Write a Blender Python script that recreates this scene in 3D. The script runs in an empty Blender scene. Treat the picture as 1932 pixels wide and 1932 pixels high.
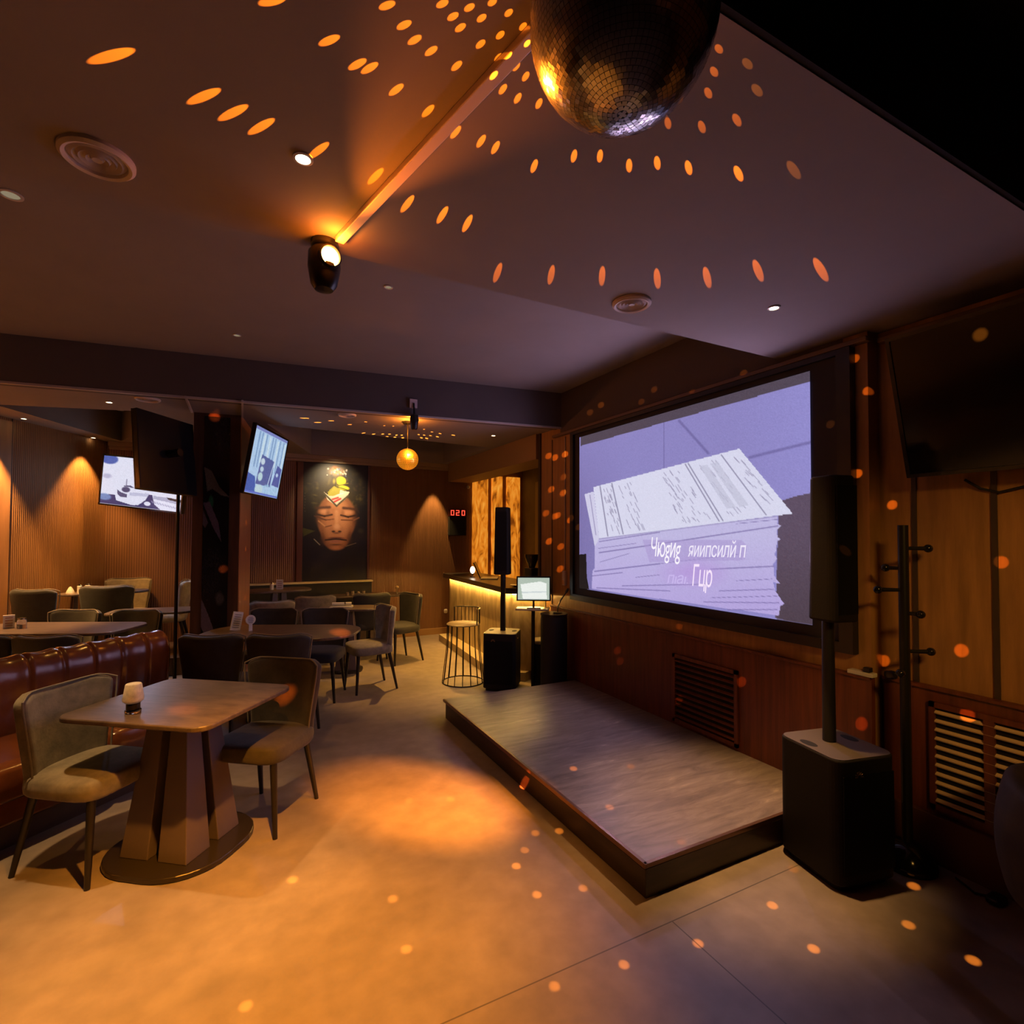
import bpy, bmesh, math, random
import numpy as np
from mathutils import Vector, Matrix
PI = math.pi
random.seed(7)
RNG = np.random.default_rng(7)
SC = bpy.context.scene
COL = SC.collection

# ---------------------------------------------------------------- camera calibration (1932 x 1932 photograph)
FPX, CYP, EYE = 986.683, 985.813, 1.6
def cam_axes(yaw, pitch, roll):
    cy, sy = math.cos(yaw), math.sin(yaw)
    f = Vector((sy*math.cos(pitch), cy*math.cos(pitch), math.sin(pitch)))
    r = Vector((cy, -sy, 0)); u = r.cross(f)
    return r*math.cos(roll)+u*math.sin(roll), u*math.cos(roll)-r*math.sin(roll), f
CR, CU, CF = cam_axes(0.47555984, 0.02522712, 0.00396869)
CAMP = Vector((0, 0, EYE))
def ray(x, y): return CR*((x-966)/FPX) + CU*(-(y-CYP)/FPX) + CF
def on_z(x, y, z=0.0):
    d = ray(x, y); return CAMP + d*((z-EYE)/d.z)
def on_x(x, y, X):
    d = ray(x, y); return CAMP + d*(X/d.x)
def on_y(x, y, Y):
    d = ray(x, y); return CAMP + d*(Y/d.y)
def at_depth(x, y, D): return CAMP + ray(x, y)*D

# ---------------------------------------------------------------- colour
def lin(c):
    c = np.asarray(c, float)
    return np.where(c <= 0.04045, c/12.92, ((c+0.055)/1.055)**2.4)
def hx(s):
    return tuple(float(v) for v in lin([int(s[i:i+2], 16)/255 for i in (0, 2, 4)]))

# ---------------------------------------------------------------- materials
def new_mat(name):
    m = bpy.data.materials.new(name); m.use_nodes = True
    nt = m.node_tree; b = nt.nodes['Principled BSDF']
    return m, nt, b
def mat(name, col, rough=.5, metal=0., spec=.5, noise=None, bump=None, coat=0., sheen=0., stretch=(1, 1, 1), emit=None, alpha_trans=0.):
    m, nt, b = new_mat(name)
    b.inputs['Base Color'].default_value = (*col, 1)
    b.inputs['Roughness'].default_value = rough
    b.inputs['Metallic'].default_value = metal
    b.inputs['Specular IOR Level'].default_value = spec
    if coat: b.inputs['Coat Weight'].default_value = coat; b.inputs['Coat Roughness'].default_value = .12
    if sheen: b.inputs['Sheen Weight'].default_value = sheen; b.inputs['Sheen Roughness'].default_value = .5
    if alpha_trans: b.inputs['Transmission Weight'].default_value = alpha_trans
    if emit:
        b.inputs['Emission Color'].default_value = (*emit[0], 1); b.inputs['Emission Strength'].default_value = emit[1]
    if noise or bump:
        tc = nt.nodes.new('ShaderNodeTexCoord'); mp = nt.nodes.new('ShaderNodeMapping')
        mp.inputs['Scale'].default_value = stretch
        nt.links.new(tc.outputs['Object'], mp.inputs['Vector'])
    if noise:
        sc, amt = noise[0], noise[1]
        n = nt.nodes.new('ShaderNodeTexNoise'); n.inputs['Scale'].default_value = sc
        n.inputs['Detail'].default_value = 6; n.inputs['Roughness'].default_value = .62
        if len(noise) > 2: n.inputs['Distortion'].default_value = noise[2]
        r = nt.nodes.new('ShaderNodeValToRGB')
        r.color_ramp.elements[0].position = .32; r.color_ramp.elements[1].position = .68
        r.color_ramp.elements[0].color = (*[c*(1-amt) for c in col], 1)
        r.color_ramp.elements[1].color = (*[min(1, c*(1+amt)) for c in col], 1)
        nt.links.new(mp.outputs['Vector'], n.inputs['Vector'])
        nt.links.new(n.outputs['Fac'], r.inputs['Fac']); nt.links.new(r.outputs['Color'], b.inputs['Base Color'])
    if bump:
        n2 = nt.nodes.new('ShaderNodeTexNoise'); n2.inputs['Scale'].default_value = bump[0]; n2.inputs['Detail'].default_value = 4
        bp = nt.nodes.new('ShaderNodeBump'); bp.inputs['Strength'].default_value = bump[1]; bp.inputs['Distance'].default_value = .01
        nt.links.new(mp.outputs['Vector'], n2.inputs['Vector'])
        nt.links.new(n2.outputs['Fac'], bp.inputs['Height']); nt.links.new(bp.outputs['Normal'], b.inputs['Normal'])
    return m
def emission(name, col, strength):
    m, nt, b = new_mat(name); nt.nodes.remove(b)
    e = nt.nodes.new('ShaderNodeEmission'); e.inputs['Color'].default_value = (*col, 1); e.inputs['Strength'].default_value = strength
    nt.links.new(e.outputs[0], nt.nodes['Material Output'].inputs[0]); return m
def picture_mat(name, strength, glossy=True):
    m, nt, b = new_mat(name)
    a = nt.nodes.new('ShaderNodeAttribute'); a.attribute_name = 'picture'
    b.inputs['Base Color'].default_value = (.01, .01, .012, 1); b.inputs['Roughness'].default_value = .3 if glossy else .7
    nt.links.new(a.outputs['Color'], b.inputs['Emission Color']); b.inputs['Emission Strength'].default_value = strength
    return m
def print_mat(name, rough=.4):
    m, nt, b = new_mat(name)
    a = nt.nodes.new('ShaderNodeAttribute'); a.attribute_name = 'picture'
    nt.links.new(a.outputs['Color'], b.inputs['Base Color']); b.inputs['Roughness'].default_value = rough
    return m
def fluted(name, col, pitch, axis=0, rough=.45, amt=.25):
    """vertical ribs: a wave along one object axis drives bump and a slight colour change"""
    m, nt, b = new_mat(name)
    b.inputs['Roughness'].default_value = rough
    tc = nt.nodes.new('ShaderNodeTexCoord'); w = nt.nodes.new('ShaderNodeTexWave')
    w.wave_type = 'BANDS'; w.bands_direction = 'XYZ'[axis]; w.inputs['Scale'].default_value = 2*PI/(20*pitch)
    w.inputs['Distortion'].default_value = 0
    nt.links.new(tc.outputs['Object'], w.inputs['Vector'])
    mp = nt.nodes.new('ShaderNodeMapping'); mp.inputs['Scale'].default_value = (6, 6, .6)
    nt.links.new(tc.outputs['Object'], mp.inputs['Vector'])
    n = nt.nodes.new('ShaderNodeTexNoise'); n.inputs['Scale'].default_value = 3; n.inputs['Detail'].default_value = 5
    nt.links.new(mp.outputs[0], n.inputs['Vector'])
    r = nt.nodes.new('ShaderNodeValToRGB')
    r.color_ramp.elements[0].color = (*[c*(1-amt) for c in col], 1); r.color_ramp.elements[1].color = (*[min(1, c*(1+amt)) for c in col], 1)
    nt.links.new(n.outputs['Fac'], r.inputs['Fac'])
    mx = nt.nodes.new('ShaderNodeMix'); mx.data_type = 'RGBA'; mx.blend_type = 'MULTIPLY'; mx.inputs[0].default_value = .45
    nt.links.new(r.outputs['Color'], mx.inputs[6]); nt.links.new(w.outputs['Color'], mx.inputs[7])
    nt.links.new(mx.outputs[2], b.inputs['Base Color'])
    bp = nt.nodes.new('ShaderNodeBump'); bp.inputs['Strength'].default_value = .6; bp.inputs['Distance'].default_value = .006
    nt.links.new(w.outputs['Fac'], bp.inputs['Height']); nt.links.new(bp.outputs['Normal'], b.inputs['Normal'])
    return m

# ---------------------------------------------------------------- mesh builder
class MB:
    def __init__(s): s.v = []; s.f = []
    def add(s, vs, fs):
        o = len(s.v); s.v += [tuple(p) for p in vs]; s.f += [tuple(i+o for i in f) for f in fs]; return s
    def box(s, c, d, rz=0., M=None):
        x, y, z = d[0]/2, d[1]/2, d[2]/2
        vs = [Vector((sx*x, sy*y, sz*z)) for sz in (-1, 1) for sy in (-1, 1) for sx in (-1, 1)]
        R = M if M is not None else Matrix.Rotation(rz, 3, 'Z')
        vs = [R @ p + Vector(c) for p in vs]
        return s.add(vs, [(0, 2, 3, 1), (4, 5, 7, 6), (0, 1, 5, 4), (2, 6, 7, 3), (0, 4, 6, 2), (1, 3, 7, 5)])
    def box2(s, a, b):
        return s.box([(p+q)/2 for p, q in zip(a, b)], [abs(q-p) for p, q in zip(a, b)])
    def prism(s, poly, z0, z1, poly2=None):
        n = len(poly); p2 = poly2 or poly
        vs = [(x, y, z0) for x, y in poly] + [(x, y, z1) for x, y in p2]
        fs = [tuple(reversed(range(n))), tuple(range(n, 2*n))] + [(i, (i+1) % n, n+(i+1) % n, n+i) for i in range(n)]
        return s.add(vs, fs)
    def tube(s, pts, r, seg=10, closed=False, cap=True):
        pts = [Vector(p) for p in pts]; n = len(pts)
        rs = r if isinstance(r, (list, tuple)) else [r]*n
        up = Vector((0, 0, 1)); o = len(s.v); prev = None
        for i, p in enumerate(pts):
            a = pts[(i-1) % n] if (closed or i) else p; b = pts[(i+1) % n] if (closed or i < n-1) else p
            t = (b-a).normalized()
            if prev is None:
                side = t.cross(up) if abs(t.dot(up)) < .98 else t.cross(Vector((1, 0, 0)))
            else: side = prev - t*prev.dot(t)
            side.normalize(); prev = side; bn = t.cross(side)
            for k in range(seg):
                q = 2*PI*k/seg; s.v.append(tuple(p + (side*math.cos(q)+bn*math.sin(q))*rs[i]))
        m = n if closed else n-1
        for i in range(m):
            for k in range(seg):
                a = o+i*seg; b = o+((i+1) % n)*seg
                s.f.append((a+k, a+(k+1) % seg, b+(k+1) % seg, b+k))
        if cap and not closed:
            s.f.append(tuple(o+k for k in reversed(range(seg)))); s.f.append(tuple(o+(n-1)*seg+k for k in range(seg)))
        return s
    def cyl(s, a, b, r0, r1=None, seg=20): return s.tube([a, b], [r0, r0 if r1 is None else r1], seg)
    def lathe(s, prof, c=(0, 0, 0), seg=28, M=None):
        o = len(s.v); n = len(prof); M = M or Matrix.Identity(3)
        for r, z in prof:
            for k in range(seg):
                q = 2*PI*k/seg; s.v.append(tuple(M @ Vector((r*math.cos(q), r*math.sin(q), z)) + Vector(c)))
        for i in range(n-1):
            for k in range(seg):
                s.f.append((o+i*seg+k, o+i*seg+(k+1) % seg, o+(i+1)*seg+(k+1) % seg, o+(i+1)*seg+k))
        if prof[0][0] > 1e-5: s.f.append(tuple(o+k for k in reversed(range(seg))))
        if prof[-1][0] > 1e-5: s.f.append(tuple(o+(n-1)*seg+k for k in range(seg)))
        return s
    def superell(s, c, r, e1=.5, e2=.5, nu=16, nv=32, M=None):
        o = len(s.v); M = M or Matrix.Identity(3)
        pw = lambda w, e: math.copysign(abs(w)**e, w)
        for i in range(nu+1):
            a = -PI/2+PI*i/nu
            for k in range(nv):
                b = 2*PI*k/nv
                p = Vector((r[0]*pw(math.cos(a), e1)*pw(math.cos(b), e2), r[1]*pw(math.cos(a), e1)*pw(math.sin(b), e2), r[2]*pw(math.sin(a), e1)))
                s.v.append(tuple(M @ p + Vector(c)))
        for i in range(nu):
            for k in range(nv):
                s.f.append((o+i*nv+k, o+i*nv+(k+1) % nv, o+(i+1)*nv+(k+1) % nv, o+(i+1)*nv+k))
        return s
    def grid(s, fn, nu, nv, closed_u=False):
        o = len(s.v)
        for i in range(nu+1):
            for j in range(nv+1): s.v.append(tuple(fn(i/nu, j/nv)))
        for i in range(nu):
            for j in range(nv):
                a = o+i*(nv+1)+j; s.f.append((a, a+nv+1, a+nv+2, a+1))
        return s
    def build(s, name, m, parent=None, loc=(0, 0, 0), rz=0., bevel=0., smooth=False, mods=(), rot=None, weld=True, seg=2):
        me = bpy.data.meshes.new(name); me.from_pydata(s.v, [], s.f)
        bm = bmesh.new(); bm.from_mesh(me)
        if weld: bmesh.ops.remove_doubles(bm, verts=bm.verts, dist=1e-5)
        bmesh.ops.recalc_face_normals(bm, faces=bm.faces); bm.to_mesh(me); bm.free()
        if m: me.materials.append(m)
        if smooth:
            for p in me.polygons: p.use_smooth = True
            me.set_sharp_from_angle(angle=math.radians(40))
        o = bpy.data.objects.new(name, me); COL.objects.link(o)
        o.location = loc; o.rotation_euler = rot if rot else (0, 0, rz)
        if parent: o.parent = parent
        if bevel:
            b = o.modifiers.new('bevel', 'BEVEL'); b.width = bevel; b.segments = seg; b.limit_method = 'ANGLE'; b.angle_limit = math.radians(40)
        for k, kw in mods:
            md = o.modifiers.new(k.lower(), k)
            for a, v in kw.items(): setattr(md, a, v)
        return o

def tag(o, label=None, cat=None, group=None, kind=None):
    if label: o['label'] = label
    if cat: o['category'] = cat
    if group: o['group'] = group
    if kind: o['kind'] = kind
    return o
def thing(name, loc, label, cat, group=None, rz=0.):
    o = bpy.data.objects.new(name, None); COL.objects.link(o)
    o.empty_display_size = .1; o.location = loc; o.rotation_euler = (0, 0, rz)
    return tag(o, label, cat, group)
def struct(mb, name, m, **k): return tag(mb.build(name, m, **k), kind='structure')
def copy_thing(root, loc, rz, label, group=None):
    r = root.copy(); COL.objects.link(r); r.location = loc; r.rotation_euler = (0, 0, rz); r['label'] = label
    if group: r['group'] = group
    def kids(src, dst):
        for ch in src.children:
            c = ch.copy(); COL.objects.link(c); c.parent = dst; kids(ch, c)
    kids(root, r); return r
def rrect(w, h, r, n=6, c=(0, 0)):
    pts = []
    for sx, sy, a0 in ((1, 1, 0), (-1, 1, 90), (-1, -1, 180), (1, -1, 270)):
        for k in range(n+1):
            a = math.radians(a0+90*k/n); pts.append((c[0]+sx*(w/2-r)+r*math.cos(a), c[1]+sy*(h/2-r)+r*math.sin(a)))
    return pts
def face_to(d):
    """rotation about z that turns local -Y to the direction d"""
    return math.atan2(d[1], d[0]) + PI/2
def aim(d):
    """3x3 matrix whose local +Z points along d"""
    return Vector(d).to_track_quat('Z', 'Y').to_matrix()

# ---------------------------------------------------------------- pictures as coloured grids (screens, posters)
class Canvas:
    def __init__(s, X, Y, base): s.X, s.Y = X, Y; s.c = np.zeros(X.shape+(3,)); s.c[:] = np.array(base)/255.
    def _mix(s, m, col):
        m = np.clip(m, 0, 1)[..., None]; s.c = s.c*(1-m)+np.array(col)/255.*m
    def poly(s, pts, col, a=1.):
        X, Y = s.X, s.Y; ins = np.zeros(X.shape, bool); n = len(pts)
        for i in range(n):
            (x0, y0), (x1, y1) = pts[i], pts[(i+1) % n]
            if y0 == y1: continue
            cond = ((y0 > Y) != (y1 > Y)) & (X < (x1-x0)*(Y-y0)/(y1-y0)+x0); ins ^= cond
        s._mix(ins*a, col)
    def line(s, p, q, w, col, a=1.):
        px, py = q[0]-p[0], q[1]-p[1]; L = px*px+py*py+1e-9
        t = np.clip(((s.X-p[0])*px+(s.Y-p[1])*py)/L, 0, 1)
        d = np.hypot(s.X-p[0]-t*px, s.Y-p[1]-t*py); s._mix(np.clip(1.3-d/w, 0, 1)*a, col)
    def blob(s, c, rx, ry, col, a=1., soft=.5, rot=0.):
        dx, dy = s.X-c[0], s.Y-c[1]; k, q = math.cos(rot), math.sin(rot)
        d = np.hypot((dx*k+dy*q)/rx, (-dx*q+dy*k)/ry)
        s._mix(np.clip((1-d)/max(soft, 1e-3)+.0, 0, 1)*a, col)
    def ramp(s, fn, col): s._mix(fn(s.X, s.Y), col)
    def noise(s, amt):
        s.c = np.clip(s.c+RNG.normal(0, amt, s.X.shape)[..., None], 0, 1)
def picture_mesh(name, m, P, canvas_cols, parent=None):
    """P: array (nu, nv, 3) of local positions, canvas_cols: same grid of sRGB colours"""
    nu, nv = P.shape[:2]; me = bpy.data.meshes.new(name)
    idx = np.arange(nu*nv).reshape(nu, nv)
    F = np.stack([idx[:-1, :-1], idx[1:, :-1], idx[1:, 1:], idx[:-1, 1:]], -1).reshape(-1, 4)
    me.from_pydata(P.reshape(-1, 3).tolist(), [], F.tolist())
    at = me.color_attributes.new('picture', 'FLOAT_COLOR', 'POINT')
    rgba = np.ones((nu*nv, 4), np.float32); rgba[:, :3] = lin(canvas_cols.reshape(-1, 3))
    at.data.foreach_set('color', rgba.ravel()); me.materials.append(m)
    o = bpy.data.objects.new(name, me); COL.objects.link(o)
    if parent: o.parent = parent
    return o

# ---------------------------------------------------------------- lights
def spot(name, loc, target, half, power, col, blend=.3, radius=.0):
    l = bpy.data.lights.new(name, 'SPOT'); l.energy = power; l.color = col; l.spot_size = 2*half; l.spot_blend = blend; l.shadow_soft_size = radius
    o = bpy.data.objects.new(name, l); COL.objects.link(o); o.location = loc
    o.rotation_euler = (Vector(target)-Vector(loc)).to_track_quat('-Z', 'Y').to_euler(); return o
def point(name, loc, power, col, radius=.03):
    l = bpy.data.lights.new(name, 'POINT'); l.energy = power; l.color = col; l.shadow_soft_size = radius
    o = bpy.data.objects.new(name, l); COL.objects.link(o); o.location = loc; return o
# ================================================================ MATERIALS
paint = mat('taupe ceiling paint', (.265, .232, .228), .85, noise=(1.6, .06))
shade_black = mat('black for ceiling shade', (.012, .011, .011), .9)  # darkness of the unlit recess put into the colour
beam_paint = mat('dark grey beam paint', (.10, .085, .09), .8, noise=(2, .08))
trim_light = mat('pale trim', (.5, .45, .45), .5)
trim_dark = mat('dark trim', (.05, .035, .025), .5)
panel_wood = mat('amber veneer panel', (.36, .19, .065), .45, noise=(3, .22), stretch=(2, 7, .7))
maho = mat('dark red veneer', (.14, .037, .015), .38, noise=(4, .3), stretch=(2, 9, .5))
base_wood = mat('skirting wood', (.12, .045, .022), .45)
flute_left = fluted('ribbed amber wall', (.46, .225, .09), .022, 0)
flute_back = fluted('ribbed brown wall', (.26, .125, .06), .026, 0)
dark_wall = mat('dark olive bar wall', (.085, .065, .03), .6, noise=(3, .3))
black_mat = mat('matte black', (.011, .011, .012), .6)
black_gloss = mat('black plastic', (.012, .012, .013), .28)
black_metal = mat('black metal', (.015, .014, .013), .38, metal=.3)
chrome = mat('chrome', (.6, .58, .55), .18, metal=1.)
white_plastic = mat('white plastic', (.7, .68, .64), .4)

# floor: polished concrete with two saw-cut seams
def floor_material():
    m, nt, b = new_mat('polished concrete')
    L = nt.links.new; N = nt.nodes.new
    tc = N('ShaderNodeTexCoord')
    def noise(scale, detail, dist=0.):
        n = N('ShaderNodeTexNoise'); n.inputs['Scale'].default_value = scale; n.inputs['Detail'].default_value = detail
        n.inputs['Distortion'].default_value = dist; L(tc.outputs['Object'], n.inputs['Vector']); return n
    n1 = noise(1.1, 7, .4); n2 = noise(9, 5)
    r = N('ShaderNodeValToRGB'); r.color_ramp.elements[0].position = .3; r.color_ramp.elements[1].position = .72
    r.color_ramp.elements[0].color = (.195, .157, .133, 1); r.color_ramp.elements[1].color = (.345, .28, .238, 1)
    L(n1.outputs['Fac'], r.inputs['Fac'])
    mx = N('ShaderNodeMix'); mx.data_type = 'RGBA'; mx.blend_type = 'OVERLAY'; mx.inputs[0].default_value = .35
    L(r.outputs['Color'], mx.inputs[6]); L(n2.outputs['Fac'], mx.inputs[7])
    sep = N('ShaderNodeSeparateXYZ'); L(tc.outputs['Object'], sep.inputs[0])
    def seam(out, at, lim_out, lim, greater):
        a = N('ShaderNodeMath'); a.operation = 'SUBTRACT'; L(out, a.inputs[0]); a.inputs[1].default_value = at
        c = N('ShaderNodeMath'); c.operation = 'ABSOLUTE'; L(a.outputs[0], c.inputs[0])
        d = N('ShaderNodeMath'); d.operation = 'LESS_THAN'; L(c.outputs[0], d.inputs[0]); d.inputs[1].default_value = .0028
        e = N('ShaderNodeMath'); e.operation = 'GREATER_THAN' if greater else 'LESS_THAN'; L(lim_out, e.inputs[0]); e.inputs[1].default_value = lim
        f = N('ShaderNodeMath'); f.operation = 'MULTIPLY'; L(d.outputs[0], f.inputs[0]); L(e.outputs[0], f.inputs[1]); return f
    s1 = seam(sep.outputs[1], 1.662, sep.outputs[0], .2, True); s2 = seam(sep.outputs[0], 1.612, sep.outputs[1], 1.662, False)
    ad = N('ShaderNodeMath'); ad.operation = 'MAXIMUM'; L(s1.outputs[0], ad.inputs[0]); L(s2.outputs[0], ad.inputs[1])
    m2 = N('ShaderNodeMix'); m2.data_type = 'RGBA'; L(ad.outputs[0], m2.inputs[0]); L(mx.outputs[2], m2.inputs[6]); m2.inputs[7].default_value = (.10, .082, .07, 1)
    L(m2.outputs[2], b.inputs['Base Color'])
    mr = N('ShaderNodeMapRange'); mr.inputs['To Min'].default_value = .34; mr.inputs['To Max'].default_value = .55
    L(n1.outputs['Fac'], mr.inputs['Value']); L(mr.outputs[0], b.inputs['Roughness'])
    b.inputs['Specular IOR Level'].default_value = .4
    return m
concrete = floor_material()

# ================================================================ SETTING
ZS, ZR, ZB = 2.72, 3.12, 2.76      # soffit, recess, far ceiling
YBACK = 8.14
XR, XR2 = 3.0, 3.1                 # right wall beside the screen, right wall near the camera
struct(MB().box2((-6, -3.2, -.1), (5.2, 8.6, 0)), 'floor', concrete)

# near ceiling band, its recess towards the camera with shade painted black, and the big recess beyond
struct(MB().box2((-6, .768, ZS), (3.3, 2.146, ZR)), 'ceiling', paint)
struct(MB().box2((-6, -3.2, ZR), (3.3, .768, ZR+.1)), 'ceiling', shade_black)
struct(MB().box2((-6, .752, ZS+.003), (3.3, .767, ZR-.001)), 'trim_1', shade_black)   # near recess face, its shade painted as black
struct(MB().box2((-6, 2.14, ZR), (3.3, 6.2, ZR+.1)), 'ceiling', paint)
# dropped beam, slightly skewed to the right wall
BL, BRt = Vector((-6.0, 5.81)), Vector((3.02, 4.68))
bd = (BRt-BL).normalized(); bn = Vector((-bd.y, bd.x))
def beam_pt(t): return BL + bd*t
LB = (BRt-BL).length
q = [BL, BRt, BRt+bn*.12, BL+bn*.12]
struct(MB().prism([tuple(p) for p in q], ZB-.012, ZR-.001), 'beam', beam_paint)
q2 = [BL-bn*.006, BRt-bn*.006, BRt+bn*.02, BL+bn*.02]
struct(MB().prism([tuple(p) for p in q2], ZB-.022, ZB-.004), 'trim_2', trim_light)      # pale bead along the beam's lower edge

def slab(name, outer, holes, z, ztop, m):
    bm = bmesh.new(); edges = []
    for poly in [outer]+holes:
        vs = [bm.verts.new((x, y, z)) for x, y in poly]
        edges += [bm.edges.new((vs[i], vs[(i+1) % len(vs)])) for i in range(len(vs))]
    bmesh.ops.triangle_fill(bm, use_beauty=True, edges=edges)
    for poly in holes:
        n = len(poly); a = [bm.verts.new((x, y, z)) for x, y in poly]; b = [bm.verts.new((x, y, ztop)) for x, y in poly]
        for i in range(n): bm.faces.new((a[i], a[(i+1) % n], b[(i+1) % n], b[i]))
        bm.faces.new(b)
    me = bpy.data.meshes.new(name); bm.to_mesh(me); bm.free(); me.materials.append(m)
    o = bpy.data.objects.new(name, me); COL.objects.link(o); return tag(o, kind='structure')
p0, p1 = beam_pt(0)+bn*.1, beam_pt(LB)+bn*.1
slab('ceiling', [tuple(p0), tuple(p1), (4.6, 4.7), (4.6, 8.6), (-6, 8.6)],
     [[(.21, 6.02), (2.86, 6.25), (2.86, 7.98), (.86, 7.98)],
      [(-2.0, 6.28), (-.90, 5.98), (-.95, 6.9), (-1.36, 8.0)]], ZB, ZR, paint)

# right wall: wainscot, upper veneer, wall above the screen; a slightly deeper bay towards the camera
struct(MB().box2((XR, 1.62, 0), (XR+.2, 5.12, ZR)), 'wall_right', panel_wood)
struct(MB().box2((XR2, -3.2, 0), (XR2+.2, 1.62, ZR)), 'wall_right', panel_wood)
struct(MB().box2((XR-.004, 1.75, 2.70), (XR+.02, 4.70, ZR-.002)), 'trim_3', mat('dark wall above screen', (.10, .075, .06), .8))
struct(MB().box2((XR-.05, 1.60, 2.655), (XR+.002, 4.80, 2.682)), 'trim_4', mat('brown rail', (.16, .10, .07), .5), bevel=.004)
struct(MB().box2((XR2-.05, -1.5, 2.655), (XR2+.002, 1.60, 2.682)), 'trim_4', mat('brown rail', (.16, .10, .07), .5), bevel=.004)
struct(MB().box2((XR-.03, 1.605, .0), (XR+.001, 4.84, .842)).box2((XR-.045, 1.605, .842), (XR+.001, 4.84, .857)), 'trim_5', maho, bevel=.002)
struct(MB().box2((XR2-.03, -3.0, .0), (XR2+.001, 1.60, .842)).box2((XR2-.045, -3.0, .842), (XR2+.001, 1.60, .857)), 'trim_5', maho, bevel=.002)
struct(MB().box2((XR2-.06, -3.0, 0), (XR2-.029, 1.60, .235)), 'baseboard_right', base_wood, bevel=.004)
for y in (1.455, 1.13, .42):                                                        # dark strips between the veneer panels
    struct(MB().box2((XR2-.008, y-.011, .857), (XR2+.001, y+.011, 2.65)), 'trim_6', trim_dark)
struct(MB().box2((XR-.006, 4.86, .857), (XR+.001, 4.872, 2.65)), 'trim_6', trim_dark)
struct(MB().box2((XR-.02, 5.10, 1.03), (XR+.2, 5.14, ZB)), 'trim_6', trim_dark)

# bar recess: side wall, bulkhead, back wall
struct(MB().box2((4.4, 5.0, 0), (4.6, 8.3, ZR)), 'wall_bar', dark_wall)
struct(MB().box2((3.2, 5.0, 0), (4.5, 5.12, ZR)), 'wall_bar', dark_wall)
struct(MB().box2((2.95, 5.14, 2.47), (3.35, YBACK-.15, ZB-.001)), 'trim_7', mat('brown bulkhead', (.30, .19, .085), .6))
for y in (5.9, 6.8, 7.55):
    struct(MB().box2((4.36, y-.07, 1.0), (4.401, y+.07, 2.5)), 'trim_8', mat('olive pilaster', (.20, .15, .05), .5))
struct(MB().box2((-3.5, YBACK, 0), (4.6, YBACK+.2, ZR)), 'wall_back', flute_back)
struct(MB().box2((-1.5, YBACK-.05, 2.665), (3.0, YBACK, 2.70)).box2((-1.5, YBACK-.1, 2.70), (3.0, YBACK, ZB+.001)), 'trim_9', mat('back wall cornice', (.34, .25, .17), .6), bevel=.004)
struct(MB().box2((.5, YBACK-.02, 0), (3.1, YBACK, .10)), 'baseboard_back', mat('oak skirting', (.36, .2, .08), .5), bevel=.003)

# left wall runs skewed towards the camera; built along its own x axis
LWO = Vector((-1.53, YBACK, 0)); LWD = Vector((-.434, -.901, 0)).normalized(); LWA = math.atan2(LWD.y, LWD.x)
def lw(t, n, z): return LWO + LWD*t + Vector((-LWD.y, LWD.x, 0))*n*-1 + Vector((0, 0, z))  # n>0: out of the room
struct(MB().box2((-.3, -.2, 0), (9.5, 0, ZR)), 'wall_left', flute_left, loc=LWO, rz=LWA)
for t in (1.28, 3.1): struct(MB().box2((t-.006, -.001, 0), (t+.006, .004, ZB)), 'trim_10', trim_dark, loc=LWO, rz=LWA)
struct(MB().box2((1.29, -.001, .0), (3.09, .012, ZB-.03)), 'trim_11', mat('flat amber panel', (.46, .225, .09), .45, noise=(3, .15), stretch=(5, 5, .6)), loc=LWO, rz=LWA)
struct(MB().box2((-6.2, -3.2, 0), (-6, 8.6, ZR)), 'wall_left', dark_wall)
struct(MB().box2((-6.2, -3.4, 0), (4, -3.2, ZR)), 'wall_rear', mat('dark rear wall', (.07, .045, .03), .7))

# low dining platform along the left wall
struct(MB().prism([(-1.3, 6.74), (-1.3, 6.90), (-.95, 6.90), (-.95, 7.05), (-.5, 7.05), (-.5, YBACK), (-1.53, YBACK), (-2.20, 6.74)], 0, .2), 'floor_platform', mat('platform boards', (.10, .055, .03), .5), bevel=.004)

# pillar clad in dark picture panels on the front, veneer on the flank
PX0, PX1, PY0, PY1 = -.43, -.03, 5.72, 6.50
PA = math.radians(-7.5)                                                           # square to the skewed beam
PIL = Matrix.Translation((PX1, PY0, 0)) @ Matrix.Rotation(PA, 4, 'Z')
def pil_box(a, b): return MB().box2(a, b)
struct(pil_box((-.40, 0, 0), (0, .78, ZB)), 'pillar', mat('dark pillar veneer', (.07, .034, .019), .3, noise=(4, .3), stretch=(6, 6, .6)), loc=(PX1, PY0, 0), rz=PA)
struct(pil_box((0, .0, 0), (.008, .78, ZB-.001)), 'trim_12', mat('ribbed pillar flank', (.46, .22, .10), .28, noise=(5, .25), stretch=(6, 8, .4)), loc=(PX1, PY0, 0), rz=PA)
for x in (PX0-.01, PX1+.012):                                                    # pale edge beads from the beam to the pillar
    struct(MB().box2((x-.008, 5.03 if x > -.2 else 5.1, ZB-.02), (x+.008, PY0, ZB-.004)), 'trim_13', trim_light)
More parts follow.
